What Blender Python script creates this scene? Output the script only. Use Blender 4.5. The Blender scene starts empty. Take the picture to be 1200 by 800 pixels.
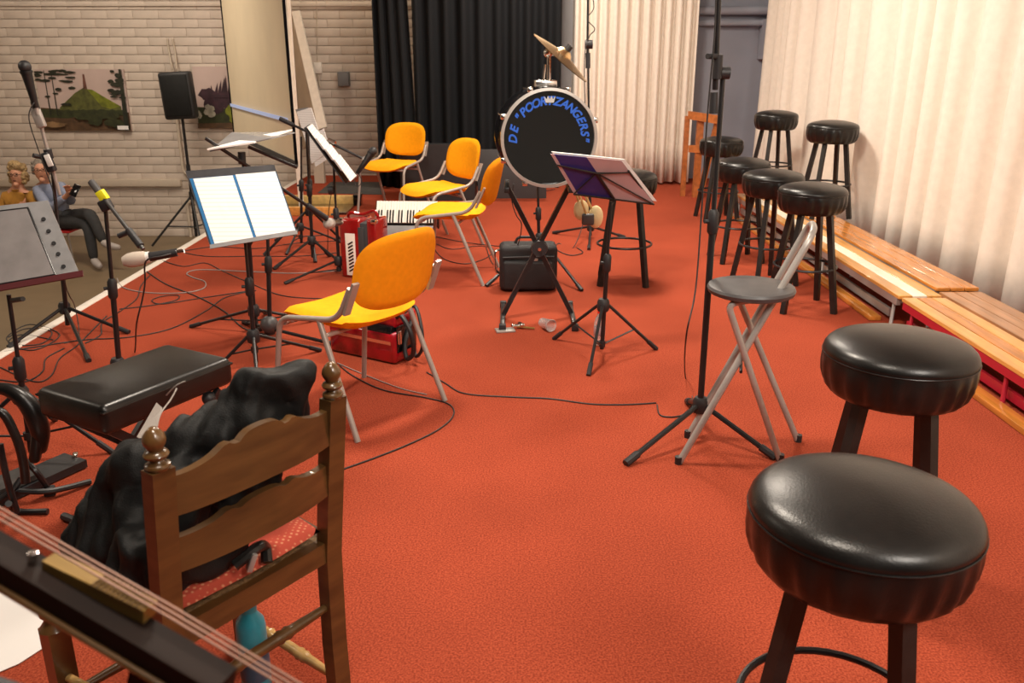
import bpy, bmesh, math, random
from mathutils import Vector, Matrix, Euler, noise
random.seed(7)
PI = math.pi
C = bpy.context.scene.collection
R_ = math.radians
V = Vector

# ------------------------------------------------------------------ camera
FPX, PITCH, CAMZ = 1007.0, R_(18.5), 1.51
cam_d = bpy.data.cameras.new('camera'); cam = bpy.data.objects.new('camera', cam_d); C.objects.link(cam)
cam.location = (0, 0, CAMZ); cam.rotation_euler = (PI/2 - PITCH, 0, 0)
cam_d.sensor_width = 36; cam_d.lens = FPX/1200*36; cam_d.clip_start = 0.02
cam_d.dof.use_dof = True; cam_d.dof.focus_distance = 3.4; cam_d.dof.aperture_fstop = 7.0
bpy.context.scene.camera = cam
vs = bpy.context.scene.view_settings
vs.view_transform = 'Standard'; vs.look = 'None'; vs.gamma = 1; vs.use_curve_mapping = False
vs.exposure = 0.0
w = bpy.data.worlds.new('world'); bpy.context.scene.world = w; w.use_nodes = True
w.node_tree.nodes['Background'].inputs[0].default_value = (1, .85, .7, 1)
w.node_tree.nodes['Background'].inputs[1].default_value = 0.25

def area(name, loc, target, size, power, color, sy=None):
    l = bpy.data.lights.new(name, 'AREA'); l.energy = power; l.color = color; l.size = size
    if sy: l.shape = 'RECTANGLE'; l.size_y = sy
    o = bpy.data.objects.new(name, l); C.objects.link(o); o.location = loc
    o.rotation_euler = (V(target) - V(loc)).to_track_quat('-Z', 'Y').to_euler()
    return o
WARM = (1.0, .875, .73)
area('stage_lamp_front', (-.6, 3.6, 3.45), (.2, 4.0, 0), .5, 120, WARM)
area('stage_lamp_near', (-.2, .9, 3.45), (.2, 1.6, 0), .5, 56, WARM)
area('stage_lamp_mid', (.6, 6.4, 3.45), (.6, 6.6, 0), .5, 130, WARM)
area('stage_lamp_back', (.2, 9.2, 3.45), (.2, 9.4, 0), .5, 75, WARM)
area('added_curtain_light', (1.75, -.6, 3.2), (2.9, 5.0, .9), 1.0, 120, (1.0, .91, .81), 1.0)  # added behind the camera to rake light across the right curtain folds
area('added_curtain_fill', (.2, 5.6, 3.45), (2.9, 6.0, .8), .8, 38, (1.0, .91, .81))  # added fill, only there to brighten the right curtain
area('hall_lamp', (-4.6, 8.6, 3.4), (-4.6, 9.8, 0), 1.2, 85, (1.0, .86, .70))
area('wall_lamp', (-2.0, 10.75, 3.4), (-2.2, 11.2, 0), .12, 16, (1.0, .85, .66))
area('hall_lamp_near', (-5.0, 4.0, 3.4), (-5.0, 4.2, 0), 1.2, 55, (1.0, .86, .70))

# ------------------------------------------------------------------ pixel to world measuring helpers
cs, sn = math.cos(PITCH), math.sin(PITCH)
def ray(px, py):
    u = (px-600)/FPX; v = (py-400)/FPX
    return V((u, cs - v*sn, -(sn + v*cs)))
def G(px, py, z=0.0):
    d = ray(px, py); return V((0, 0, CAMZ)) + d*((z-CAMZ)/d.z)
def PY(px, py, Y):
    d = ray(px, py); return V((0, 0, CAMZ)) + d*(Y/d.y)

# ------------------------------------------------------------------ materials
def mat(name, col, rough=.6, metal=0., var=.0, vscale=20., bump=0., bscale=200., spec=.5, coat=0., trans=0., emit=0., stretch=None, col2=None, alpha=1.):
    m = bpy.data.materials.new(name); m.use_nodes = True
    nt = m.node_tree; b = nt.nodes['Principled BSDF']
    b.inputs['Base Color'].default_value = (*col, 1); b.inputs['Roughness'].default_value = rough
    b.inputs['Metallic'].default_value = metal; b.inputs['Specular IOR Level'].default_value = spec
    b.inputs['Coat Weight'].default_value = coat; b.inputs['Transmission Weight'].default_value = trans
    if alpha < 1: b.inputs['Alpha'].default_value = alpha
    if emit: b.inputs['Emission Color'].default_value = (*col, 1); b.inputs['Emission Strength'].default_value = emit
    tc = nt.nodes.new('ShaderNodeTexCoord'); mp = nt.nodes.new('ShaderNodeMapping')
    nt.links.new(tc.outputs['Object'], mp.inputs[0])
    if stretch: mp.inputs['Scale'].default_value = stretch
    n = nt.nodes.new('ShaderNodeTexNoise'); n.inputs['Scale'].default_value = vscale; n.inputs['Detail'].default_value = 5
    nt.links.new(mp.outputs[0], n.inputs['Vector'])
    r = nt.nodes.new('ShaderNodeValToRGB'); nt.links.new(n.outputs['Fac'], r.inputs[0])
    v = max(var, .02); c2 = col2 or tuple(min(1, c*(1+v)) for c in col); c1 = col if col2 else tuple(c*(1-v) for c in col)
    r.color_ramp.elements[0].position = .35; r.color_ramp.elements[1].position = .65
    r.color_ramp.elements[0].color = (*c1, 1); r.color_ramp.elements[1].color = (*c2, 1)
    nt.links.new(r.outputs[0], b.inputs['Base Color'])
    if bump:
        n2 = nt.nodes.new('ShaderNodeTexNoise'); n2.inputs['Scale'].default_value = bscale; n2.inputs['Detail'].default_value = 3
        nt.links.new(mp.outputs[0], n2.inputs['Vector'])
        bp = nt.nodes.new('ShaderNodeBump'); bp.inputs['Strength'].default_value = bump; bp.inputs['Distance'].default_value = .004
        nt.links.new(n2.outputs['Fac'], bp.inputs['Height']); nt.links.new(bp.outputs[0], b.inputs['Normal'])
    return m
M = {}
def carpet():
    m = mat('red_carpet', (.50, .070, .032), .95, bump=.5, bscale=260, spec=.1)
    nt = m.node_tree; b = nt.nodes['Principled BSDF']
    ramp = [n for n in nt.nodes if n.type == 'VALTORGB'][0]; no = [n for n in nt.nodes if n.type == 'TEX_NOISE'][0]
    no.inputs['Scale'].default_value = 170; no.inputs['Detail'].default_value = 4
    ramp.color_ramp.elements[0].color = (.225, .034, .016, 1); ramp.color_ramp.elements[1].color = (.43, .082, .038, 1)
    n3 = nt.nodes.new('ShaderNodeTexNoise'); n3.inputs['Scale'].default_value = 1.6; n3.inputs['Detail'].default_value = 6
    tc = [n for n in nt.nodes if n.type == 'TEX_COORD'][0]; nt.links.new(tc.outputs['Object'], n3.inputs['Vector'])
    mr = nt.nodes.new('ShaderNodeMapRange'); mr.inputs[1].default_value = .3; mr.inputs[2].default_value = .7; mr.inputs[3].default_value = .86; mr.inputs[4].default_value = 1.08
    nt.links.new(n3.outputs['Fac'], mr.inputs[0])
    mx = nt.nodes.new('ShaderNodeMix'); mx.data_type = 'RGBA'; mx.blend_type = 'MULTIPLY'; mx.inputs[0].default_value = 1
    nt.links.new(ramp.outputs[0], mx.inputs[6]); nt.links.new(mr.outputs[0], mx.inputs[7]); nt.links.new(mx.outputs[2], b.inputs['Base Color'])
    return m
M['carpet'] = carpet()
M['hallfloor'] = mat('hall_linoleum', (.20, .145, .085), .45, var=.08, vscale=3)
M['whitepaint'] = mat('white_edge_paint', (.80, .74, .66), .5, var=.05)
M['brick'] = mat('painted_block', (.58, .495, .42), .75, var=.05, vscale=6, bump=.4, bscale=60)
M['mortar'] = mat('painted_joint', (.54, .46, .39), .9, var=.05)
M['greywall'] = mat('grey_blue_wall', (.36, .37, .43), .8, var=.06, vscale=2)
M['ceil'] = mat('ceiling_paint', (.34, .31, .28), .9)
M['darkwall'] = mat('dark_wall', (.03, .03, .03), .9)
M['pipe'] = mat('wall_rail_paint', (.52, .44, .35), .6)
M['blackcurtain'] = mat('black_curtain_cloth', (.010, .011, .013), .85, bump=.3, bscale=400, spec=.2)
M['whitecurtain'] = mat('cream_curtain_cloth', (.82, .745, .655), .85, var=.03, bump=.3, bscale=300, spec=.2)
M['screen'] = mat('screen_back_cloth', (.80, .68, .48), .8, var=.03, vscale=2)
M['leather'] = mat('black_vinyl', (.008, .0075, .007), .32, var=.3, vscale=14, bump=.10, bscale=220, spec=.42)
M['blackwood'] = mat('black_painted_wood', (.012, .011, .010), .42, var=.3, bump=.1, bscale=90)
M['blackmetal'] = mat('black_metal', (.012, .012, .013), .35, var=.1)
M['blackplastic'] = mat('black_plastic', (.018, .018, .020), .5, var=.1)
M['blackcloth'] = mat('black_coat_cloth', (.0065, .007, .007), .6, var=.2, bump=.3, bscale=350, spec=.3)
M['bagcloth'] = mat('black_nylon', (.012, .012, .014), .6, var=.2, bump=.5, bscale=500)
M['cable'] = mat('black_rubber', (.02, .018, .018), .5)
M['cable2'] = mat('grey_cable_sheath', (.32, .28, .27), .5)
M['chrome'] = mat('chrome', (.75, .73, .70), .18, 1.)
M['silver'] = mat('silver_painted_tube', (.41, .385, .36), .35, .35, var=.05)
M['greytube'] = mat('grey_painted_tube', (.38, .335, .30), .35, .2, var=.05)
M['greyseat'] = mat('dark_grey_vinyl', (.07, .068, .07), .4, var=.1, bump=.1)
M['yellow'] = mat('upholstery_lit_yellow', (.92, .39, .004), .85, var=.04, vscale=40, bump=.3, bscale=500, spec=.2)  # same upholstery as the chair's rear, lit tone put into the colour
M['orange'] = mat('upholstery_shaded_orange', (.88, .31, .004), .85, var=.04, vscale=40, bump=.3, bscale=500, spec=.2)  # same upholstery as the seat, shaded tone put into the colour
M['paper'] = mat('white_paper', (.86, .84, .82), .7)
M['bluefolder'] = mat('blue_folder', (.012, .13, .32), .4)
M['navyfolder'] = mat('navy_folder', (.022, .020, .12), .35)
M['pinkpaper'] = mat('pink_grey_cover', (.42, .27, .28), .5)
M['desk'] = mat('clear_grey_desk', (.24, .24, .245), .25, var=.08)
M['deskdark'] = mat('dark_smoked_desk', (.05, .05, .055), .25, var=.08)
M['boomgrey'] = mat('dark_grey_tube', (.10, .10, .10), .3, .5)
M['deskplate'] = mat('dull_metal_sheet', (.25, .235, .235), .42, .2, var=.15, vscale=8)
M['redpearl'] = mat('red_pearl_shell', (.30, .005, .012), .12, var=.5, vscale=9, coat=1.)
M['redlac'] = mat('red_lacquer', (.26, .008, .008), .12, coat=1., var=.1)
M['ivory'] = mat('ivory_keys', (.85, .82, .74), .25)
M['black'] = mat('gloss_black', (.006, .006, .007), .12, coat=.6)
M['drumhead'] = mat('gloss_black_drumhead', (.002, .002, .002), .05, spec=.18)
M['blueink'] = mat('blue_lettering', (.01, .10, .55), .5)
M['greyink'] = mat('grey_print', (.45, .45, .45), .5)
M['brass'] = mat('cymbal_bronze', (.78, .56, .30), .25, 1.)
M['gold'] = mat('gold_metal', (.24, .145, .035), .45, .5)
M['oak'] = mat('brown_oak', (.098, .047, .014), .38, var=.3, vscale=5, stretch=(1, 1, 6), coat=.3)
M['oakedge'] = mat('turned_oak', (.10, .05, .016), .28, var=.3, vscale=8, coat=.4)
M['darkwood'] = mat('dark_brown_wood', (.012, .005, .003), .65, var=.3, vscale=6, spec=.2)
M['lightwood'] = mat('turned_light_wood', (.55, .34, .12), .3, var=.2, coat=.3)
M['string'] = mat('wound_string', (.34, .19, .14), .4, .3)
M['rush'] = mat('rush_weave', (.16, .09, .035), .8, var=.5, vscale=60, bump=.8, bscale=120)
M['pine'] = mat('varnished_pine', (.70, .34, .085), .28, var=.18, vscale=5, stretch=(6, .6, 6), coat=.5)
M['pine2'] = mat('orange_varnished_plank', (.54, .20, .035), .25, var=.22, vscale=5, stretch=(6, .6, 6), coat=.5)
M['pinewhite'] = mat('white_plank_strip', (.88, .80, .66), .35, var=.04)  # white middle plank between the yellow ones
M['pine3'] = mat('brown_varnished_plank', (.42, .20, .09), .28, var=.22, vscale=5, stretch=(6, .6, 6), coat=.5)
M['frame_grey'] = mat('grey_bench_frame', (.45, .43, .42), .4, .5)
M['frame_red'] = mat('red_bench_frame', (.40, .012, .03), .35)
M['orangewood'] = mat('orange_brown_wood', (.42, .13, .03), .5, var=.2)
M['yellowwood'] = mat('yellow_plywood', (.62, .40, .13), .5, var=.15)
M['felt'] = mat('cream_felt', (.80, .68, .38), .95, bump=.8, bscale=90)
M['plasticclear'] = mat('clear_plastic', (.95, .93, .93), .12, trans=.75)
M['teal'] = mat('teal_bottle_plastic', (.03, .32, .42), .3, var=.1)
M['tealdark'] = mat('dark_teal_print', (.05, .10, .16), .3)
M['redcap'] = mat('red_plastic', (.65, .02, .01), .35)
M['tagyellow'] = mat('yellow_label', (.85, .80, .02), .5)
M['tagwhite'] = mat('white_label', (.80, .78, .75), .5)
M['mesh_grey'] = mat('grey_mesh_grille', (.50, .46, .42), .5, .3, bump=1., bscale=900)
M['foam'] = mat('beige_foam_windscreen', (.52, .45, .38), .95, bump=.8, bscale=300)
M['blueglow'] = mat('projected_blue_glow', (.45, .55, .85), .8, emit=.25)  # glowing colour standing in for projected light
M['skin'] = mat('skin', (.62, .30, .19), .55)
M['hairblond'] = mat('blond_hair', (.36, .24, .11), .8, var=.4, vscale=60, bump=1., bscale=80)
M['hairgrey'] = mat('grey_hair', (.20, .17, .14), .8, var=.4, vscale=60, bump=1., bscale=80)
M['mustard'] = mat('mustard_knit', (.42, .20, .03), .9, var=.1, bump=.4, bscale=200)
M['blueshirt'] = mat('pale_blue_shirt', (.26, .30, .42), .85, var=.08)
M['trouser'] = mat('dark_trousers', (.035, .036, .038), .85, var=.1)
M['shoe'] = mat('light_grey_shoe', (.42, .38, .36), .6)
M['shoeblack'] = mat('black_boot', (.012, .012, .012), .4)
M['redseat'] = mat('red_chair_seat', (.65, .02, .02), .5)
M['rednavy'] = mat('dark_red_edge', (.08, .014, .017), .4)
M['box'] = mat('grey_wall_box', (.16, .16, .165), .6)
M['matgrey'] = mat('dark_grey_mat', (.045, .042, .04), .8, var=.2)
M['strapgrey'] = mat('dark_grey_strap', (.04, .042, .045), .6)
def cushion():
    m = mat('red_dotted_cushion', (.42, .075, .045), .9, spec=.2)
    nt = m.node_tree; b = nt.nodes['Principled BSDF']
    vo = nt.nodes.new('ShaderNodeTexVoronoi'); vo.inputs['Scale'].default_value = 85; vo.inputs['Randomness'].default_value = .0
    tc = [n for n in nt.nodes if n.type == 'TEX_COORD'][0]; nt.links.new(tc.outputs['Object'], vo.inputs['Vector'])
    r = nt.nodes.new('ShaderNodeValToRGB'); nt.links.new(vo.outputs['Distance'], r.inputs[0])
    r.color_ramp.elements[0].position = .16; r.color_ramp.elements[0].color = (.56, .22, .12, 1)
    r.color_ramp.elements[1].position = .34; r.color_ramp.elements[1].color = (.40, .06, .035, 1)
    nt.links.new(r.outputs[0], b.inputs['Base Color']); return m
M['cushion'] = cushion()
def sheet_music():
    m = mat('printed_sheet', (.86, .85, .83), .7)
    nt = m.node_tree; b = nt.nodes['Principled BSDF']
    tc = [n for n in nt.nodes if n.type == 'TEX_COORD'][0]
    wv = nt.nodes.new('ShaderNodeTexWave'); wv.inputs['Scale'].default_value = 18; wv.bands_direction = 'Z'; wv.inputs['Distortion'].default_value = .3
    nt.links.new(tc.outputs['Object'], wv.inputs['Vector'])
    r = nt.nodes.new('ShaderNodeValToRGB'); nt.links.new(wv.outputs['Fac'], r.inputs[0])
    r.color_ramp.elements[0].position = .0; r.color_ramp.elements[0].color = (.64, .625, .61, 1)
    r.color_ramp.elements[1].position = .3; r.color_ramp.elements[1].color = (.80, .785, .77, 1)
    nt.links.new(r.outputs[0], b.inputs['Base Color']); return m
M['sheet'] = sheet_music()

# ------------------------------------------------------------------ mesh builder
def frame_from(d):
    d = d.normalized(); up = V((0, 0, 1)) if abs(d.z) < .95 else V((1, 0, 0))
    a = d.cross(up).normalized(); return a, a.cross(d).normalized()
def spline(pts, n=6, closed=False):
    P = [V(p) for p in pts]; N = len(P)
    if N < 3: return P
    out = []
    for i in range(N if closed else N-1):
        g = (lambda k: P[k % N]) if closed else (lambda k: P[max(0, min(N-1, k))])
        p0, p1, p2, p3 = g(i-1), g(i), g(i+1), g(i+2)
        for k in range(n):
            t = k/n
            out.append(.5*((2*p1)+(p2-p0)*t+(2*p0-5*p1+4*p2-p3)*t*t+(3*p1-p0-3*p2+p3)*t**3))
    if not closed: out.append(P[-1])
    return out
def bend(pts, r=.05, n=5):
    """polyline with rounded corners"""
    P = [V(p) for p in pts]; out = [P[0]]
    for i in range(1, len(P)-1):
        a, b, c = P[i-1], P[i], P[i+1]
        ra = min(r, (a-b).length*.45, (c-b).length*.45)
        p, q = b+(a-b).normalized()*ra, b+(c-b).normalized()*ra
        for k in range(n+1):
            t = k/n; out.append(p*(1-t)**2 + b*2*t*(1-t) + q*t*t)
    out.append(P[-1]); return out
class MB:
    def __init__(s): s.v = []; s.f = []; s.m = []; s.cur = 0
    def add(s, vs_, fs):
        b = len(s.v); s.v += [V(v) for v in vs_]; s.f += [tuple(b+i for i in f) for f in fs]; s.m += [s.cur]*len(fs); return s
    def box(s, c, size, rot=None, bev=0., seg=2):
        bm = bmesh.new(); bmesh.ops.create_cube(bm, size=1)
        for v in bm.verts: v.co = V((v.co.x*size[0], v.co.y*size[1], v.co.z*size[2]))
        if bev: bmesh.ops.bevel(bm, geom=bm.edges[:], offset=bev, segments=seg, profile=.5, affect='EDGES')
        Rm = rot if isinstance(rot, Matrix) else Euler(rot or (0, 0, 0)).to_matrix()
        bm.verts.index_update()
        s.add([Rm @ v.co + V(c) for v in bm.verts], [tuple(v.index for v in f.verts) for f in bm.faces]); bm.free(); return s
    def span(s, a, b, bev=0.):
        a, b = V(a), V(b); d = b-a; return s.box((a+b)/2, (abs(d.x), abs(d.y), abs(d.z)), bev=bev)
    def bar(s, a, b, wd, th, up=None, bev=0., taper=1.):
        """rectangular bar a to b"""
        a, b = V(a), V(b); d = (b-a).normalized()
        up = V(up) if up else (V((0, 0, 1)) if abs(d.z) < .95 else V((0, 1, 0)))
        x = d.cross(up).normalized(); y = x.cross(d).normalized()
        vs_ = []
        for p, k in ((a, 1), (b, taper)):
            for i, j in ((-1, -1), (1, -1), (1, 1), (-1, 1)): vs_.append(p + x*wd/2*i*k + y*th/2*j*k)
        return s.add(vs_, [(3, 2, 1, 0), (4, 5, 6, 7), (0, 1, 5, 4), (1, 2, 6, 5), (2, 3, 7, 6), (3, 0, 4, 7)])
    def tube(s, pts, r, n=8, closed=False):
        P = [V(p) for p in pts]; N = len(P); rs = r if isinstance(r, (list, tuple)) else [r]*N
        vs_ = []; a = None
        for i in range(N):
            d = (P[(i+1) % N]-P[(i-1) % N]) if closed else (P[min(i+1, N-1)]-P[max(i-1, 0)])
            if d.length < 1e-9: d = V((0, 0, 1))
            d.normalize()
            if a is None: a, b = frame_from(d)
            else:
                a = a - d*a.dot(d)
                a = a.normalized() if a.length > 1e-6 else frame_from(d)[0]
                b = a.cross(d).normalized()
            for k in range(n):
                t = 2*PI*k/n; vs_.append(P[i] + a*rs[i]*math.cos(t) + b*rs[i]*math.sin(t))
        fs = []
        for i in range(N if closed else N-1):
            j = (i+1) % N
            for k in range(n): fs.append((i*n+k, i*n+(k+1) % n, j*n+(k+1) % n, j*n+k))
        if not closed: fs += [tuple(range(n))[::-1], tuple((N-1)*n+k for k in range(n))]
        return s.add(vs_, fs)
    def lathe(s, prof, o=(0, 0, 0), ax=(0, 0, 1), n=20, fr=None, ring=False):
        """prof list of (r, h)"""
        o = V(o); ax = V(ax).normalized(); a, b = frame_from(ax) if ax.z < .95 else (V((1, 0, 0)), V((0, 1, 0)))
        vs_ = []; N = len(prof)
        for (r, h) in prof:
            for k in range(n):
                t = 2*PI*k/n; rr = fr(r, h, t) if fr else r
                vs_.append(o + ax*h + a*rr*math.cos(t) + b*rr*math.sin(t))
        fs = [(i*n+k, i*n+(k+1) % n, (i+1)*n+(k+1) % n, (i+1)*n+k) for i in range(N-1) for k in range(n)]
        if ring: fs += [((N-1)*n+k, (N-1)*n+(k+1) % n, (k+1) % n, k) for k in range(n)]
        else: fs += [tuple(range(n))[::-1], tuple((N-1)*n+k for k in range(n))]
        return s.add(vs_, fs)
    def ball(s, c, r, sc=(1, 1, 1), n=12, rot=None):
        prof = [(max(.0001, math.sin(PI*i/n)), -math.cos(PI*i/n)) for i in range(n+1)]
        t = MB(); t.lathe(prof, n=n+4); Rm = Euler(rot or (0, 0, 0)).to_matrix()
        return s.add([Rm @ V((v.x*r*sc[0], v.y*r*sc[1], v.z*r*sc[2])) + V(c) for v in t.v], t.f)
    def quadslab(s, p, th):
        """p: 4 corner points, thickness along the normal"""
        p = [V(q) for q in p]; n = (p[1]-p[0]).cross(p[3]-p[0]).normalized()*th
        vs_ = p + [q-n for q in p]
        return s.add(vs_, [(0, 1, 2, 3), (7, 6, 5, 4), (0, 4, 5, 1), (1, 5, 6, 2), (2, 6, 7, 3), (3, 7, 4, 0)])
    def prism(s, poly, o, ux, uy, th):
        o, ux, uy = V(o), V(ux), V(uy); nn = ux.cross(uy).normalized()*th; N = len(poly)
        fr = [o+ux*a+uy*b for a, b in poly]
        return s.add(fr+[q-nn for q in fr], [tuple(range(N)), tuple(range(2*N-1, N-1, -1))] + [(i, i+N, (i+1) % N+N, (i+1) % N) for i in range(N)])
    def grid(s, fn, nu, nv):
        vs_ = [fn(i/nu, j/nv) for i in range(nu+1) for j in range(nv+1)]
        return s.add(vs_, [(i*(nv+1)+j, (i+1)*(nv+1)+j, (i+1)*(nv+1)+j+1, i*(nv+1)+j+1) for i in range(nu) for j in range(nv)])
    def mesh(s, name, mats, off=V((0, 0, 0)), ang=40):
        me = bpy.data.meshes.new(name); me.from_pydata([v-off for v in s.v], [], s.f)
        bm = bmesh.new(); bm.from_mesh(me); bmesh.ops.recalc_face_normals(bm, faces=bm.faces); bm.to_mesh(me); bm.free()
        for m in (mats if isinstance(mats, (list, tuple)) else [mats]): me.materials.append(M[m])
        for p, k in zip(me.polygons, s.m): p.material_index = k; p.use_smooth = True
        me.set_sharp_from_angle(angle=R_(ang)); return me
def wpos(o):
    p = V((0, 0, 0))
    while o: p += o.location; o = o.parent
    return p
def link(name, me, parent=None, loc=(0, 0, 0), label=None):
    o = bpy.data.objects.new(name, me); C.objects.link(o); o.parent = parent; o.location = loc
    if label: o['label'] = label
    return o
def thing(name, label, cat, loc=(0, 0, 0), rotz=0, group=None):
    o = bpy.data.objects.new(name, None); C.objects.link(o); o.location = loc; o.rotation_euler = (0, 0, rotz)
    o.empty_display_size = .1; o['label'] = label; o['category'] = cat
    if group: o['group'] = group
    return o
def part(t, name, mb, mt, label=None, world=False, ang=40):
    off = wpos(t) if (world and t) else V((0, 0, 0))
    return link(name, mb.mesh(name, mt, off, ang), t, label=label)
def pw(t, name, mb, mt, label=None, ang=40): return part(t, name, mb, mt, label, True, ang)
def solo(name, mb, mt, label, cat, loc=(0, 0, 0), group=None, ang=40):
    o = link(name, mb.mesh(name, mt, V(loc), ang), None, loc); o['label'] = label; o['category'] = cat
    if group: o['group'] = group
    return o
def struct(name, mb, mt, parent=None, ang=40):
    o = link(name, mb.mesh(name, mt, ang=ang), parent)
    if parent is None: o['kind'] = 'structure'
    return o
def dup(root, loc, rotz=0, label=None, group=None):
    r = root.copy(); C.objects.link(r); r.location = loc; r.rotation_euler = (0, 0, rotz)
    if label: r['label'] = label
    if group: r['group'] = group
    for ch in list(root.children):
        c = ch.copy(); C.objects.link(c); c.parent = r
        for g in list(ch.children):
            d = g.copy(); C.objects.link(d); d.parent = c
    return r

# ------------------------------------------------------------------ setting
HZ, WY = -.81, 11.4          # hall floor height, back wall
EX = -2.68                   # stage edge
struct('floor', MB().span((EX, -2.4, HZ+.002), (4.2, WY, 0)), 'carpet')
struct('floor.001', MB().span((-8.2, -2.4, HZ-.1), (4.2, WY+.1, HZ)), 'hallfloor')
struct('trim_1', MB().span((EX-.05, -2.4, -.12), (EX+.012, WY-.02, .006), bev=.004), 'whitepaint')
struct('ceiling', MB().span((-8.2, -2.4, 3.6), (4.2, WY+.1, 3.7)), 'ceil')
struct('wall_left', MB().span((-8.3, -2.4, HZ), (-8.2, WY+.1, 3.6)), 'brick')
struct('wall_right', MB().span((3.25, -2.4, 0), (3.35, WY+.1, 3.6)), 'greywall')
struct('wall_front', MB().span((-8.2, -2.5, HZ), (4.2, -2.4, 3.6)), 'darkwall')
wb = struct('wall_back', MB().span((-8.2, WY, HZ), (.55, WY+.1, 3.6)), 'mortar')
struct('wall_back_right', MB().span((.55, WY-.3, 0), (3.4, WY+.1, 3.6)), 'greywall')
# painted blocks of the back wall
CH, BL = .105, .32
bme = MB().box((0, 0, 0), (BL-.0015, .03, CH-.006), bev=.004, seg=2).mesh('brick', 'brick')
cells = []
for r in range(int((2.30-HZ)/CH)):
    for c_ in range(20):
        x = -7.1 + c_*BL + (BL/2 if r % 2 else 0); z = HZ + CH/2 + r*CH
        if x < -.35: cells.append((x, z))
cells.sort(key=lambda p: abs(p[0]+3.9)/1.3 + abs(p[1]-1.0))
for x, z in cells[:300]:
    link('brick', bme, wb, (x, WY-.008+random.uniform(-.002, .002), z))
rest = MB()
for x, z in cells[300:]: rest.box((x, WY-.008, z), (BL-.0015, .03, CH-.006), bev=.004, seg=2)
ro = struct('brick_field', rest, 'brick', wb); ro['kind'] = 'stuff'
up = MB(); 
for r in range(int((2.30-HZ)/CH), int((3.6-HZ)/CH)):
    for c_ in range(22):
        x = -7.1 + c_*BL + (BL/2 if r % 2 else 0)
        if x < .3: up.box((x, WY-.008, HZ+CH/2+r*CH), (BL-.0015, .03, CH-.006))
uo = struct('upper_brick_field', up, 'brick', wb); uo['kind'] = 'stuff'
# conduit line near the top, rail lower down, vertical pipes
zt = PY(100, 6, WY).z; zr = PY(100, 213, WY).z
struct('trim_2', MB().span((-8.2, WY-.05, zt-.012), (.5, WY-.02, zt+.012)), 'mortar')
struct('trim_3', MB().span((-8.2, WY-.09, zr-.05), (PY(214, 213, WY).x, WY-.02, zr+.04), bev=.006), 'pipe')
pp = MB(); x0 = PY(220, 230, WY).x
pp.tube(bend([(x0, WY-.06, 1.0), (x0, WY-.06, .05), (x0+.12, WY-.06, -.02), (x0+.12, WY-.06, -.3), (x0, WY-.06, -.36), (x0, WY-.06, HZ)], .05), .02)
struct('trim_4', pp, 'pipe')
struct('trim_5', MB().span((.56, WY-.9, 0), (.70, WY-.32, 3.6)), 'box')    # grey pillar beside the white curtain
lt = MB()
for zz_, r_ in ((2.0, .05), (1.86, .035)): lt.tube([(.8, WY-.42, zz_), (3.3, WY-.42, zz_)], r_, 10)
lt.span((3.0, WY-.6, 1.45), (3.24, WY-.32, 1.9))
struct('trim_6', lt, 'greywall')

# curtains
def curtain(name, label, a, b, z0, z1, amp, wl, mt, seed=0, shape=None, nz=8, group=None):
    a, b = V(a), V(b); L = (b-a).length; d = (b-a)/L; nrm = V((-d.y, d.x, 0)); n = int(L/wl*12)
    rr = random.Random(seed); ph = [rr.uniform(-.9, .9) for _ in range(40)]; am = [rr.uniform(.55, 1.25) for _ in range(int(L/wl)+6)]
    def fn(u, v):
        s_ = u*L; z = z0+(z1-z0)*v
        q = s_/wl + .35*math.sin(s_*1.7+ph[0]) + .2*math.sin(s_*4.1+ph[1])
        k = max(0, min(len(am)-2, int(q))); t = q-int(q); A = am[k]*(1-t)+am[k+1]*t
        w_ = math.sin(2*PI*q); w_ = w_*(1.25-.25*w_*w_)
        p = a + d*s_ + nrm*(amp*A*w_*(1-.25*v) + .02*math.sin(s_*1.3+v*2))
        if shape: p += d*shape(u, v)
        p.z = z + (.01*math.sin(q*3) if v == 0 else 0); return p
    mb = MB().grid(fn, n, nz)
    loc = (a+b)/2; loc.z = 0
    o = link(name, mb.mesh(name, mt, loc, 180), None, loc)
    o['label'] = label; o['category'] = 'curtain'
    if group: o['group'] = group
    so = o.modifiers.new('solid', 'SOLIDIFY'); so.thickness = .006
    return o
yb = 10.25
curtain('stage_curtain', 'narrow black stage curtain at the far left end, beside the pale wall', (-1.56, yb, 0), (-1.12, yb, 0), .01, 3.5, .045, .13, 'blackcurtain', 1, lambda u, v: -u*max(0, v-.25)*.13)
curtain('stage_curtain', 'wide black stage curtain hanging behind the bass drum', (-1.13, yb+.05, 0), (.56, yb+.05, 0), .01, 3.5, .055, .17, 'blackcurtain', 2)
curtain('stage_curtain', 'cream curtain across the back, right of the bass drum', (.66, 10.55, 0), (2.14, 10.55, 0), .03, 3.5, .05, .12, 'whitecurtain', 3)
curtain('stage_curtain', 'long cream curtain down the right side behind the benches', (2.92, -1.5, 0), (2.92, 10.5, 0), .02, 3.5, .095, .38, 'whitecurtain', 4, nz=10)

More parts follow.
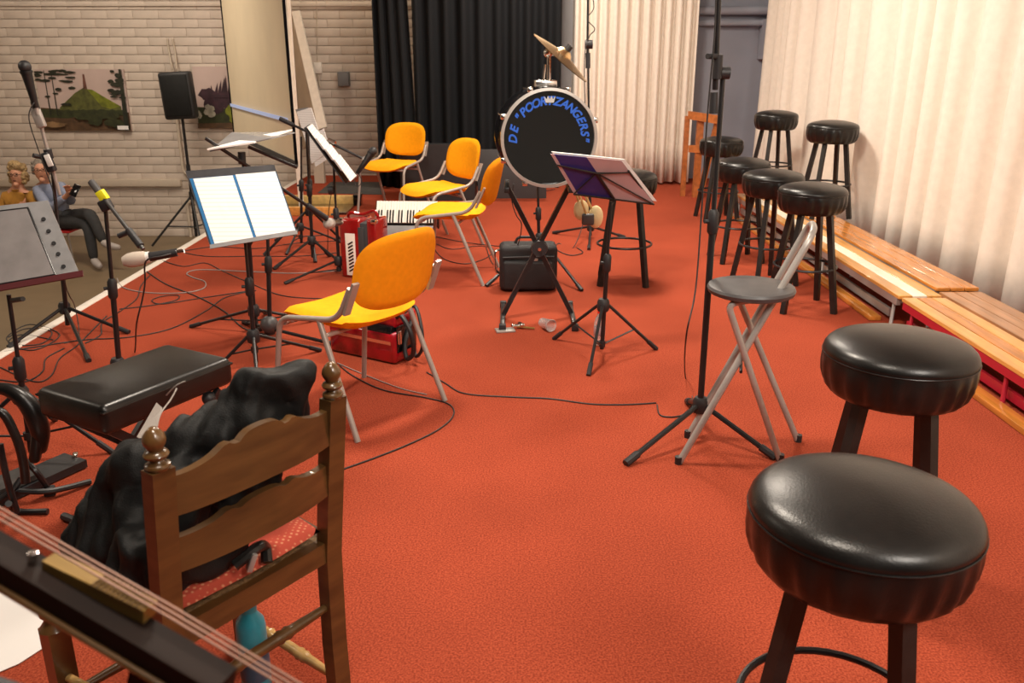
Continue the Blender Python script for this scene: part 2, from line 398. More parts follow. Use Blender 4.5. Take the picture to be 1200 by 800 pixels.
# ------------------------------------------------------------------ risers / benches at right
def riser(name, label, x0, x1, y0, y1, z, mts, fr, leg=True):
    t = thing(name, label, 'bench', ((x0+x1)/2, (y0+y1)/2, 0))
    n = len(mts); wd = (x1-x0)/n
    for i, m_ in enumerate(mts):
        pw(t, 'plank', MB().box((x0+wd*(i+.5), (y0+y1)/2, z-.011), (wd-.004, y1-y0, .022), bev=.003, seg=1), m_)
    f = MB()
    for x in (x0+.015, x1-.02): f.span((x-.012, y0+.02, z-.062), (x+.012, y1-.02, z-.022))
    k = 4
    for i in range(k):
        y = y0+.06+(y1-y0-.12)*i/(k-1); f.span((x0+.02, y-.012, z-.058), (x1-.02, y+.012, z-.03))
    pw(t, 'frame', f, fr)
    for i in range(k):
        y = y0+.10+(y1-y0-.2)*i/(k-1)
        for sx, ox in ((x0+.03, -.06), (x1-.03, .0)):
            pw(t, 'leg', MB().tube([(sx, y, z-.04), (sx+ox*.5, y-.05, .0)], .011), fr)
    return t
BZ = .205
r1 = riser('riser_bench', 'front riser bench of yellow planks with a white strip and grey frame', 2.20, 2.45, 4.72, 8.5, BZ, ['pine', 'pinewhite', 'pine'], 'frame_grey')
r2 = riser('riser_bench', 'far rear bench of orange planks carrying two bar stools', 2.46, 2.71, 4.82, 8.9, BZ+.02, ['pine2', 'pine2', 'pine2'], 'frame_grey')
r3 = riser('riser_bench', 'near front riser bench with yellow planks on a dark red frame', 2.20, 2.45, 1.6, 4.68, BZ, ['pine', 'pine2', 'pine'], 'frame_red')
r4 = riser('riser_bench', 'near rear bench of brown varnished planks against the cream curtain', 2.46, 2.71, 1.6, 4.79, BZ+.005, ['pine3', 'pine3', 'pine3'], 'frame_red')
for r_, y0, y1, fm in ((r1, 4.9, 8.4, 'frame_grey'), (r3, 1.7, 4.66, 'frame_red')):
    pw(r_, 'floor_plank', MB().span((2.13, y0, .002), (2.20, y1, .03), bev=.003), 'pine2')
    pw(r_, 'lower_rail', MB().span((2.24, y0, .03), (2.26, y1, .075)), fm)

# ------------------------------------------------------------------ bar stools
def make_stool():
    t = thing('bar_stool', '', 'stool')
    H_ = .765; rr = random.Random(3); ph = [rr.uniform(0, 6.28) for _ in range(6)]
    def fr(r, h, a):
        k = max(0, min(1, (H_-.05-h)/.10)) if r > .12 and h < H_-.03 else 0
        f = math.sin(23*a+1.6*math.sin(2*a+ph[0])+ph[1]); f = (abs(f)**.6)*(1 if f > 0 else -1)
        return r + k*(1-max(0, H_-.125-h)/.03*.8)*.0066*f*(.7+.6*math.sin(2*a+ph[2])*math.sin(3*a+ph[3]))
    prof = [(.0001, H_+.014), (.05, H_+.0125), (.10, H_+.007), (.14, H_-.001), (.17, H_-.010), (.187, H_-.018), (.196, H_-.027), (.201, H_-.036), (.203, H_-.044), (.2015, H_-.049), (.203, H_-.055), (.203, H_-.085), (.199, H_-.112), (.190, H_-.14), (.178, H_-.158), (.165, H_-.165), (.0001, H_-.165)][::-1]
    part(t, 'seat', MB().lathe(prof, n=184, fr=fr), 'leather', ang=60)
    part(t, 'piping', MB().tube([(.2035*math.cos(a*PI/24), .2035*math.sin(a*PI/24), H_-.050) for a in range(48)], .0018, 6, True), 'leather')
    for i in range(4):
        a = PI/4 + i*PI/2; d = V((math.cos(a), math.sin(a), 0)); tn = V((-d.y, d.x, 0))
        part(t, 'leg', MB().bar(d*.120+V((0, 0, H_-.160)), d*.220+V((0, 0, 0)), .034, .030, up=tn), 'blackwood')
    part(t, 'foot_ring', MB().tube([(.185*math.cos(a*PI/20), .185*math.sin(a*PI/20), .27) for a in range(40)], .008, 8, True), 'blackmetal')
    return t
st0 = make_stool()
stools = [((.640, 1.388, 0), -.44, 'largest black bar stool, nearest, at the bottom right corner'),
          ((1.08, 2.26, 0), -.34, 'second nearest black bar stool, directly behind the largest one'),
          ((1.815, 5.20, 0), .0, 'black bar stool by the front riser, nearest of the group of four on the carpet'),
          ((1.755, 5.82, 0), .3, 'black bar stool, second from the front in the row beside the yellow riser planks'),
          ((1.73, 6.52, 0), .1, 'black bar stool, third from the front in the row, left of the yellow planks'),
          ((1.97, 8.25, 0), .1, 'farthest black bar stool on the carpet, in front of the brown wooden chair'),
          ((2.52, 8.45, BZ+.02), .2, 'black bar stool standing up on the rear bench, farther and left of two'),
          ((2.60, 7.15, BZ+.02), .05, 'black bar stool standing up on the rear bench, nearer and right of two'),
          ((.775, 5.84, 0), -.12, 'black bar stool behind the navy folder stand, beside the bass drum')]
for i, (p, rz, lb) in enumerate(stools):
    o = st0 if i == 0 else dup(st0, p, rz)
    o.location = p; o.rotation_euler = (0, 0, rz); o['label'] = lb; o['group'] = 'black bar stools'

# ------------------------------------------------------------------ stacking chairs
def make_chair():
    t = thing('stacking_chair', '', 'chair')
    # local forward is +Y
    def seat(u, v):
        x = (u-.5)*2; y = (v-.5)*2
        k = (abs(x)**4.5 + abs(y)**4.5)**(1/4.5); k = 1 if k < 1e-6 else max(abs(x), abs(y))/k
        X = x*k*.232; Y = .03+y*k*.235
        return X, Y
    def slab(zf, th, name, mt):
        mb = MB()
        n = 22; P = []
        def surf(top):
            def fn(u, v):
                X, Y = seat(u, v); x = X/.232; y = (Y-.03)/.235
                u2, v2 = abs(u-.5)*2, abs(v-.5)*2
                e = max(0, 1-max(u2, v2)**7)**.5
                z = zf(x, y) + (th*.5*e if top else -th*.5*e)
                return V((X, Y, z))
            return fn
        mb.grid(surf(True), n, n); mb.grid(surf(False), n, n)
        part(t, name, mb, mt, ang=180)
    slab(lambda x, y: .462 - .012*(1-x*x) + .010*x*x - .03*max(0, y-.45)**2*3 + (.01 if y < -.8 else 0), .062, 'seat', 'yellow')
    # back rest
    def back(top):
        def fn(u, v):
            x = (u-.5)*2; y = (v-.5)*2
            k = (abs(x)**3.0 + abs(y)**3.0)**(1/3.0); e = max(0, 1-max(abs(x), abs(y))**6)**.5; k = 1 if k < 1e-6 else max(abs(x), abs(y))/k
            x *= k; y *= k
            X = x*.238; Z = .682+y*.163; cy = -.215 - .055*(1-x*x) - (Z-.52)*.22
            return V((X, cy + (.022*e if top else -.022*e), Z))
        return fn
    mb = MB().grid(back(True), 20, 18); mb.cur = 1; mb.grid(back(False), 20, 18)
    part(t, 'backrest', mb, ['yellow', 'orange'], ang=180)
    for s_ in (-1, 1):
        x = s_*.252
        f = part(t, 'side_frame', MB().tube(bend([(x*1.07, .255, .0), (x, .195, .448), (x, -.17, .500), (x*.985, -.245, .64)], .07, 6), .0125, 10), 'greytube')
        part(f, 'back_bracket', MB().bar((x*.985, -.215, .53), (x*.97, -.275, .665), .035, .012, up=(0, 1, 0)), 'greytube')
        part(t, 'leg', MB().tube([(x, -.055, .480), (x*1.09, -.265, 0)], .0125, 10), 'greytube')
    part(t, 'cross_bar', MB().tube([(-.25, -.08, .415), (.25, -.08, .415)], .010, 8).tube([(-.25, .17, .425), (.25, .17, .425)], .010, 8), 'greytube')
    return t
ch0 = make_chair()
def yaw(fx, fy): return math.atan2(fy, fx) - PI/2
chairs = [((-.683, 3.59, 0), yaw(-.806, .592), 'nearest orange-yellow upholstered stacking chair, seen from behind'),
          ((-.408, 6.03, 0), yaw(-.98, .18), 'yellow stacking chair seen from the side, nearest the drum'),
          ((-.617, 7.12, 0), yaw(-.80, -.60), 'yellow stacking chair in the middle, left of the bass drum'),
          ((-1.20, 8.75, 0), yaw(-.42, -.90), 'farthest yellow stacking chair, alone before the black curtain')]
for i, (p, rz, lb) in enumerate(chairs):
    o = ch0 if i == 0 else dup(ch0, p, rz)
    o.location = p; o.rotation_euler = (0, 0, rz); o['label'] = lb; o['group'] = 'yellow stacking chairs'

# ------------------------------------------------------------------ folding stool
def folding_stool():
    c0 = V((.90, 3.12, 0)); t = thing('folding_stool', 'round grey folding stool with crossed silver tubes and raised back frame', 'stool', c0)
    sc = V((.900, 3.13, .68))
    pw(t, 'seat', MB().lathe([(.0001, -.028), (.14, -.028), (.158, -.020), (.163, -.006), (.158, .004), (.14, .008), (.0001, .009)], sc, n=40), 'greyseat')
    a0, a1 = G(795, 543), V((.73, 3.26, 0)); b0, b1 = V((1.105, 3.10, .90)), V((1.150, 3.28, .90))
    top = (b0-a0).normalized()
    pts = bend([a0, b0, b1, a1], .075, 8)
    pw(t, 'back_frame', MB().tube(pts, .0135, 10), 'silver')
    f0, f1 = G(914, 540), V((1.175, 3.22, 0)); s0, s1 = V((.785, 3.03, .655)), V((.86, 3.23, .655))
    pw(t, 'front_frame', MB().tube(bend([f0, s0+(f0-s0)*.02, s0+V((.09, .0, .0)), s1+V((.09, .0, .0)), s1, f1], .05, 6), .0125, 10), 'silver')
    m_ = (a0+b0)/2*.48+(a1+b1)/2*.52
    pw(t, 'pivot', MB().tube([(.85, 2.99, .39), (.93, 3.30, .39)], .006), 'blackmetal')
    for p in (a0, a1, f0, f1): pw(t, 'foot_cap', MB().tube([p+V((0, 0, .03)), p], .015, 10), 'blackplastic')
    return t
folding_stool()

# ------------------------------------------------------------------ stands
def tripod(t, c, hub, feet, r=.011, low=.10, mt='blackmetal', brace=True):
    c = V(c)
    hb = MB().lathe([(.0001, -.03), (.028, -.03), (.032, -.02), (.032, .02), (.024, .035), (.0001, .035)], c+V((0, 0, hub)), n=14)
    pw(t, 'leg_hub', hb, 'blackplastic')
    if brace: pw(t, 'lower_hub', MB().tube([c+V((0, 0, low-.015)), c+V((0, 0, low+.015))], .018, 10), 'blackplastic')
    for f in feet:
        f = V((f[0], f[1], 0)); d = (f-c); d.z = 0; dn = d.normalized()
        a = c + dn*.028 + V((0, 0, hub)); e = f + V((0, 0, r+.002))
        lg = pw(t, 'leg', MB().tube([a, e], r, 8), mt)
        q = e - (e-a).normalized()*.06
        pw(lg, 'rubber_foot', MB().tube([q, e+(e-a).normalized()*.01], r*1.45, 8), 'blackplastic')
        if brace:
            b = a + (e-a)*.55
            pw(t, 'brace', MB().tube([c+dn*.015+V((0, 0, low)), b], r*.55, 6), mt)
def feet3(c, rad, a0):
    return [(c[0]+rad*math.cos(a0+k*2*PI/3), c[1]+rad*math.sin(a0+k*2*PI/3)) for k in range(3)]
def pole(t, a, b, mid=.5, r0=.013, r1=.009, mt='blackmetal', name='pole'):
    a, b = V(a), V(b); m_ = a+(b-a)*mid
    pw(t, name, MB().tube([a, m_], r0, 10), mt)
    pw(t, 'upper_tube', MB().tube([m_, b], r1, 10), mt)
    d = (b-a).normalized()
    cl = pw(t, 'clutch', MB().tube([m_-d*.05, m_-d*.04, m_+d*.03, m_+d*.045], [.015, .021, .021, .013], 12), 'blackplastic')
    pw(cl, 'clamp_knob', MB().tube([m_, m_+V((-.035, -.01, 0))], .008, 8), 'blackplastic')
def mic(t_, p, d, kind='black', s=1.):
    p, d = V(p), V(d).normalized()
    t = thing(*t_, p)
    if kind == 'foam':
        pw(t, 'windscreen', MB().lathe([(.0001, -.07), (.02, -.066), (.030, -.045), (.032, -.015), (.029, .02), (.024, .032), (.0001, .032)], p, d, n=18), 'foam')
        pw(t, 'body', MB().lathe([(.0001, .03), (.021, .03), (.019, .08), (.017, .16), (.0001, .16)], p, d), 'blackplastic')
        pw(t, 'ring', MB().tube([p+d*.03, p+d*.045], .0235, 14), 'tagwhite', label='white ring')
        pw(t, 'connector', MB().tube([p+d*.16, p+d*.19], .012, 12), 'chrome', label='chrome connector')
    else:
        g = 'mesh_grey' if kind == 'grey' else 'blackplastic'
        pw(t, 'grille', MB().ball(p, .026*s, (1, 1, 1)), g)
        pw(t, 'collar', MB().tube([p+d*.016*s, p+d*.026*s], .026*s, 16), 'blackmetal' if kind != 'grey' else 'silver')
        pw(t, 'body', MB().lathe([(.0001, .02*s), (.023*s, .022*s), (.017*s, .10*s), (.013*s, .17*s), (.0001, .17*s)], p, d), 'blackmetal')
        pw(t, 'connector', MB().tube([p+d*.17*s, p+d*.20*s], .010*s, 10), 'silver')
    return t
def cable(label, pts, r=.0035, mt='cable', n=6, z=None, group='cables lying on the red carpet', name='cable'):
    P = [V(p) for p in pts]
    o = solo(name, MB().tube(spline(P, n), r, 6), mt, label, 'cable', tuple(P[0]), group, 180)
    return o
def fc(pp_, r=.0035): return [G(x, y, r) for x, y in pp_]

# tall boom stand at right
t = thing('boom_stand', 'tall black microphone stand behind the round grey folding stool', 'microphone stand', (.775, 3.27, 0))
cc = V((.775, 3.27, 0))
tripod(t, cc, .14, [G(735, 545)[:2], G(906, 538)[:2], (.80, 3.62)], .011, brace=False)
pole(t, cc+V((0, 0, .05)), PY(847, 92, 3.27), .62, .013, .0095)
tc_ = PY(847, 92, 3.27)
cl = pw(t, 'boom_clamp', MB().lathe([(.0001, -.02), (.022, -.02), (.022, .02), (.0001, .02)], tc_+V((0, -.01, .02)), (1, 0, 0), 16), 'blackplastic')
pw(t, 'boom_arm', MB().tube([PY(838, 105, 3.25), PY(845, -90, 3.2)], .0105, 10), 'blackmetal')
pw(t, 'boom_grip', MB().tube([PY(840, 92, 3.24), PY(842, 64, 3.235)], .017, 10), 'blackplastic')
pw(t, 'clamp_knob', MB().tube([PY(840, 66, 3.23), PY(829, 66, 3.2)], .010, 10), 'blackplastic')
pw(t, 'counterweight', MB().tube([PY(836, 133, 3.25), PY(837, 108, 3.25)], [.016, .014], 12), 'blackplastic')
cable('black cable hanging down along the tall microphone stand', [PY(840, -60, 3.2), PY(838, 30, 3.2), PY(833, 90, 3.2), PY(828, 150, 3.2), PY(822, 250, 3.2), PY(815, 340, 3.15), PY(804, 395, 3.1), G(803, 440, .02), G(812, 470, .004), G(800, 486, .004), G(775, 487, .004), G(770, 474, .004)], .0032, group=None)

# navy folder music stand in the middle
def music_stand(label, c, feet, hub, top, mt='blackmetal', low=.06, mid=.55):
    t = thing('music_stand', label, 'music stand', c)
    tripod(t, c, hub, feet, .0085, low)
    pole(t, V(c)+V((0, 0, .03)), top, mid, .0115, .008)
    return t
c5 = V((.475, 4.30, 0))
c5p = (c5.x, c5.y, 0)
ms1 = music_stand('folding wire music stand holding the open navy folder', c5p, [G(650, 398)[:2], G(690, 440)[:2], G(768, 410)[:2]], .27, PY(716, 236, 4.30), mid=.6)
A, B, C_, D_ = PY(645, 180, 4.14), PY(728, 188, 4.28), PY(766, 238, 4.42), PY(672, 226, 4.28)   # back of the folder faces the camera
def lerp(a, b, t): return V(a)*(1-t)+V(b)*t
wires = MB()
mt_, mb_ = lerp(A, B, .5), lerp(D_, C_, .5); off = V((0, -.014, -.004))
for a, b in ((A, B), (D_, C_)): pass
j = lerp(mt_, mb_, .35)
for q in (lerp(A, D_, .25), lerp(B, C_, .25), D_, C_): wires.tube([j+off, q+off], .004, 6)
wires.tube([lerp(A, D_, .25)+off, j+off*1.6, lerp(B, C_, .25)+off], .003, 6)
wires.tube([D_+off, C_+off], .005, 6)
wires.tube([lerp(B, C_, .2)+off, C_+off+V((0, .03, 0))], .005, 6)
wires.tube([j+off, mb_+off, PY(716, 240, 4.30)], .006, 8)
pw(ms1, 'wire_desk', wires, 'blackmetal')
fo = thing('open_folder', 'open folder on the wire stand, navy left cover and pinkish right cover', 'folder', mb_)
pw(fo, 'left_cover', MB().quadslab([A, mt_, mb_, D_], .004), 'navyfolder', label='navy cover')
pw(fo, 'right_cover', MB().quadslab([mt_, B, C_, mb_], .004), 'pinkpaper', label='pinkish cover')
pw(fo, 'left_edge', MB().quadslab([A+V((0, -.003, 0)), lerp(A, B, .05)+V((0, -.003, 0)), lerp(D_, C_, .05)+V((0, -.003, 0)), D_+V((0, -.003, 0))], .003), 'pinkpaper')
nn = V((0, .022, .006))
pw(fo, 'pages', MB().quadslab([lerp(mt_, B, .0)+nn, B+nn+V((.02, 0, -.004)), C_+nn+V((.02, 0, 0)), mb_+nn], -.006).quadslab([lerp(A, B, .02)+nn, mt_+nn, mb_+nn, D_+nn], -.006), 'paper')

# black double pedal/legs music stand with white pages, left
c6 = G(298, 405, .12); c6.z = 0
ms2 = music_stand('black music stand with the two white pages in a blue folder', tuple(c6), [G(374, 412)[:2], G(254, 434)[:2], G(304, 470)[:2]], .17, PY(287, 278, c6.y+.02), low=.1, mid=.62)
tl, tr, br, bl = PY(219, 206, c6.y+.17), PY(323, 198, c6.y+.24), PY(349, 274, c6.y-.02), PY(247, 291, c6.y-.09)
pw(ms2, 'desk', MB().quadslab([lerp(tl, bl, -.06), lerp(tr, br, -.06), br, bl], .006), 'deskdark')
ndir = (tr-tl).cross(bl-tl).normalized()
if ndir.y > 0: ndir = -ndir
pw(ms2, 'lip', MB().bar(bl+ndir*.015, br+ndir*.015, .022, .005, up=ndir), 'desk')
def page(tl, tr, br, bl, u0, u1, v0, v1, o):
    f = lambda u, v: lerp(lerp(tl, tr, u), lerp(bl, br, u), v) + o
    return [f(u0, v0), f(u1, v0), f(u1, v1), f(u0, v1)]
sb = thing('open_folder', 'open blue folder with two white pages of notes on the left stand', 'folder', bl)
pw(sb, 'cover', MB().quadslab(page(tl, tr, br, bl, .02, .99, .06, .99, ndir*.006), .005), 'bluefolder', label='blue cover')
pw(sb, 'page', MB().quadslab(page(tl, tr, br, bl, .06, .50, .07, .975, ndir*.011), .003), 'sheet')
pw(sb, 'page', MB().quadslab(page(tl, tr, br, bl, .535, .985, .06, .965, ndir*.011), .003), 'sheet')

# dark desk stand, far left foreground
c7 = V((-1.885, 3.06, 0))
ms3 = music_stand('black music stand with a broad dull grey metal desk, left edge', tuple(c7), [G(130, 531)[:2], (-2.2, 2.95), (-1.98, 3.42)], .27, PY(10, 345, 3.06), low=.1)
tl, tr, br, bl = PY(-95, 253, 3.20), PY(57, 236, 3.28), PY(95, 324, 3.06), PY(-62, 352, 2.98)
nd = (tr-tl).cross(bl-tl).normalized(); nd = -nd if nd.y > 0 else nd
pw(ms3, 'desk', MB().quadslab([tl, tr, br, bl], .008), 'desk')
pw(ms3, 'metal_plate', MB().quadslab(page(tl, tr, br, bl, .05, .82, .08, .93, nd*.006), .005), 'deskplate', label='dull grey metal plate')
pl = MB()
for v in (0.24, .40, .56, .70, .86): pl.tube([lerp(lerp(tl, tr, .91), lerp(bl, br, .91), v)+nd*.004, lerp(lerp(tl, tr, .91), lerp(bl, br, .91), v)+nd*.012], .008, 10)
pw(ms3, 'snap_button', pl, 'blackplastic')
pw(ms3, 'lip', MB().bar(bl+nd*.02, lerp(bl, br, 1.03)+nd*.02, .024, .006, up=nd), 'rednavy', label='dark red front lip')
pw(ms3, 'plate_edge', MB().tube([page(tl, tr, br, bl, .05, .83, .07, .94, nd*.009)[k] for k in (0, 1, 2, 3)], .004, 6, True), 'blackmetal')
pw(ms3, 'clamp_knob', MB().tube([PY(14, 352, 3.05), PY(27, 350, 3.0)], .009, 8), 'blackplastic')

# flat desk stand seen edge on, behind the white pages
c8 = G(298, 372, .1); c8.z = 0
ms4 = music_stand('black music stand with flat desk and loose papers seen edge on', tuple(c8), [G(225, 384)[:2], G(366, 377)[:2], (c8.x-.05, c8.y+.4)], .14, PY(284, 180, c8.y), low=.08)
Y8 = c8.y
pw(ms4, 'desk', MB().quadslab([PY(246, 178, Y8-.12), PY(272, 156, Y8+.2), PY(346, 156, Y8+.28), PY(318, 163, Y8-.10)], .006), 'desk')
pw(ms4, 'desk_arm', MB().tube([PY(291, 172, Y8), PY(348, 196, Y8+.15)], .009, 8), 'blackmetal')
pw(ms4, 'desk_joint', MB().tube([PY(283, 178, Y8), PY(284, 192, Y8)], .02, 10), 'blackplastic')
solo('paper_stack', MB().quadslab([PY(243, 176, Y8-.16), PY(300, 161, Y8+.06), PY(343, 153, Y8+.18), PY(298, 168, Y8-.12)], .008), 'paper', 'white loose papers lying on the flat desk of the left stand', 'paper', tuple(PY(290, 165, Y8)))

# stand with sheets tilting right (pole 393)
c9 = G(397, 312, .06); c9.z = 0
ms5 = music_stand('black music stand with a steep desk of hanging white sheets, beside the red accordion', tuple(c9), [G(335, 333)[:2], (c9.x+.33, c9.y-.05), (c9.x-.02, c9.y+.38)], .10, PY(391, 195, c9.y), low=.04)
Yk = c9.y
q = [PY(356, 150, Yk-.16), PY(362, 146, Yk+.22), PY(411, 209, Yk+.22), PY(404, 216, Yk-.16)]
pw(ms5, 'desk', MB().quadslab(q, .008), 'blackplastic')
sh = MB(); 
for k in range(4):
    o_ = V((.015+.008*k, -.01*k, .012+.006*k)); a = .02+.2*k
    sh.quadslab([lerp(q[0], q[3], a)+o_, lerp(q[1], q[2], a)+o_, lerp(q[1], q[2], min(1.02, a+.4))+o_, lerp(q[0], q[3], min(1.02, a+.4))+o_], .004)
solo('sheet_music', sh, 'sheet', 'overlapping white music sheets on the steep desk beside the boom arm', 'sheet music', tuple(q[0]))
pw(ms5, 'clamp_knob', MB().tube([PY(391, 222, Yk), PY(385, 223, Yk)], .03, 10), 'blackplastic')

# stand with upright white sheets (pole 352)
c10 = V((-1.742, 7.0, 0))
ms6 = music_stand('black music stand with upright white sheets near the leaning panels', tuple(c10), feet3(c10, .33, .4), .16, PY(353, 160, 7.0), low=.08)
q = [PY(348, 131, 7.0), PY(365, 126, 6.95), PY(382, 180, 6.8), PY(366, 192, 6.85)]
pw(ms6, 'desk', MB().quadslab([lerp(q[0], q[1], -.1)+V((0, .02, .02)), q[1]+V((-.03, .02, .0)), lerp(q[1], q[2], .6)+V((0, .02, 0)), lerp(q[0], q[3], .6)+V((0, .02, 0))], .006), 'desk')
solo('sheet_music', MB().quadslab(q, .005).quadslab([lerp(q[0], q[3], .5)+V((.03, -.02, 0)), lerp(q[1], q[2], .45)+V((.05, -.02, 0)), q[2]+V((.05, -.02, -.02)), q[3]+V((.03, -.02, -.02))], .004), 'sheet', 'upright white music sheets on the stand before the leaning panels', 'sheet music', tuple(q[0]))

# ---- microphone stands
def mic_stand(label, c, feet, hub, top, r=.012, mid=.55, low=.08):
    t = thing('boom_stand', label, 'microphone stand', tuple(c)); tripod(t, c, hub, feet, .010, low, brace=False)
    pole(t, V(c)+V((0, 0, .03)), top, mid, .0125, .009); return t
# far left
m1 = mic_stand('microphone stand behind the grey metal desk with white label on its chrome clamp', G(80, 386), [G(150, 391)[:2], G(12, 408)[:2], G(104, 424)[:2]], .13, PY(61, 196, 4.55))
b0, b1 = PY(32, 90, 4.42), PY(70, 228, 4.5)
pw(m1, 'boom_arm', MB().tube([b0, b1], .009, 10), 'silver', label='silver boom arm')
for a, b, r_ in ((.20, .26, .018), (.34, .40, .017), (.60, .68, .02)):
    pw(m1, 'arm_clip', MB().tube([lerp(b0, b1, a), lerp(b0, b1, b)], r_, 10), 'blackplastic')
pw(m1, 'boom_clamp', MB().box(PY(57, 190, 4.46), (.042, .04, .10), (0, -.25, 0), bev=.008), 'blackplastic')
pw(m1, 'label_plate', MB().box(PY(57, 188, 4.435), (.028, .008, .06), (0, -.25, 0), bev=.002), 'tagwhite', label='white label')
pw(m1, 'arm_holder', MB().box(PY(45, 138, 4.44), (.045, .035, .10), (0, -.25, 0), bev=.01), 'silver')
pw(m1, 'clamp_knob', MB().tube([PY(48, 184, 4.45), PY(39, 182, 4.42)], .012, 10), 'blackplastic')
mic(('microphone', 'black microphone at the top of the chrome boom arm, upper left', 'microphone'), PY(29, 78, 4.4), (b1-b0), 'black', 1.15)
cable('black cable hanging along the upper left chrome boom', [PY(40, 120, 4.38), PY(34, 140, 4.36), PY(50, 190, 4.38), PY(66, 240, 4.4), PY(76, 330, 4.4), G(88, 360, .1), G(92, 395, .004), G(75, 402, .004)], .003, group=None)
# yellow tag stand
c = V((-1.845, 3.78, 0))
m2 = mic_stand('microphone stand with a bright yellow label, behind the black padded bench', c, [(c.x-.2, c.y+.22), (c.x+.27, c.y+.12), (c.x-.02, c.y-.3)], .13, PY(123, 238, 3.78))
b0, b1 = PY(107, 213, 3.80), PY(168, 292, 3.62)
pw(m2, 'boom_arm', MB().tube([b0, b1], .009, 10), 'boomgrey')
pw(m2, 'boom_end', MB().tube([b0, lerp(b0, b1, .16)], .016, 10), 'greyseat')
pw(m2, 'label_plate', MB().box(PY(120, 229, 3.76), (.036, .03, .045), (0, -.5, 0), bev=.003), 'tagyellow', label='bright yellow label')
pw(m2, 'boom_clamp', MB().box(PY(124, 240, 3.76), (.05, .04, .05), (0, -.4, 0), bev=.008), 'blackplastic')
pw(m2, 'arm_clip', MB().tube([lerp(b0, b1, .72), lerp(b0, b1, .95)], .016, 10), 'blackplastic')
pw(m2, 'clamp_knob', MB().tube([lerp(b0, b1, .74), lerp(b0, b1, .74)+V((-.05, 0, -.02))], .012, 10), 'blackplastic')
mic(('microphone', 'large microphone with beige foam head, below the yellow label stand', 'microphone'), PY(163, 303, 3.58), PY(205, 296, 3.6)-PY(163, 303, 3.58), 'foam')
cable('black cable hanging from the beige foam microphone', [PY(206, 296, 3.6), PY(190, 300, 3.56), PY(171, 306, 3.55), PY(170, 330, 3.57), PY(167, 350, 3.6), PY(160, 380, 3.65), G(158, 412, .004), G(150, 440, .004)], .0038, group=None)
# ball hub stand + boom mic through
c = G(317, 395); c.z = 0
m3 = mic_stand('microphone stand with round black ball hub behind the white pages', c, [G(393, 406)[:2], (c.x-.22, c.y+.25), (c.x-.1, c.y+.1)], .05, PY(312, 207, c.y+.05), mid=.45)
pw(m3, 'ball_hub', MB().ball(c+V((0, 0, .075)), .05), 'greyseat')
b0, b1 = PY(241, 162, c.y-.1), PY(383, 256, c.y+.3)
pw(m3, 'boom_arm', MB().tube([b0, b1], .0095, 10), 'blackmetal')
pw(m3, 'arm_sleeve', MB().tube([lerp(b0, b1, .82), b1], .017, 10), 'blackplastic')
mic(('microphone', 'microphone with round pale grey grille beside the red accordion', 'microphone'), PY(385, 262, c.y+.32), V((.10, .95, -.15)), 'grey', 1.25)
# back cluster stand with long boom
c = G(367, 306); c.z = 0
m4 = mic_stand('black microphone stand with long boom reaching towards the farthest yellow chair', c, [G(322, 316)[:2], G(386, 301)[:2], (c.x+.28, c.y-.2)], .16, PY(359, 155, c.y))
b0, b1 = PY(328, 139, c.y), PY(428, 187, c.y-.1)
pw(m4, 'boom_arm', MB().tube([b0, b1], .009, 10), 'blackmetal')
pw(m4, 'boom_end', MB().tube([b0, lerp(b0, b1, .16)], .016, 10), 'blackplastic')
pw(m4, 'arm_clip', MB().tube([lerp(b0, b1, .56), lerp(b0, b1, .64)], .03, 10), 'chrome', label='shiny chrome clip')
pw(m4, 'mic_clip', MB().ball(b1, .025), 'silver')
mic(('microphone', 'black microphone at the long boom tip, left of the farthest yellow chair', 'microphone'), PY(437, 177, c.y-.12), PY(418, 204, c.y-.1)-PY(437, 177, c.y-.12), 'black', 1.2)
cable('thin cable looping down from the long boom tip microphone', [PY(420, 203, c.y-.1), PY(424, 212, c.y-.1), PY(418, 218, c.y-.1), PY(410, 200, c.y-.05), PY(392, 185, c.y), PY(391, 210, c.y), PY(385, 250, c.y), G(384, 300, .004)], .0028, group=None)
c = V((-1.60, 6.75, 0))
m4b = mic_stand('plain black microphone stand pole standing just left of the long boom stand', c, [(c.x-.35, c.y-.1), (c.x+.1, c.y-.34), (c.x+.25, c.y+.2)], .33, PY(361, 152, 6.75), low=.2)
# stand behind the bass drum and bag
c = G(632, 318); c.z = 0
m5 = mic_stand('microphone stand behind the black shoulder bag under the drum', c, [G(571, 336)[:2], G(681, 341)[:2], (c.x+.05, c.y+.4)], .25, PY(630, 196, c.y+.02))
pw(m5, 'mic_holder', MB().tube([PY(630, 198, c.y), PY(630, 170, c.y-.02)], .012, 8), 'blackplastic')
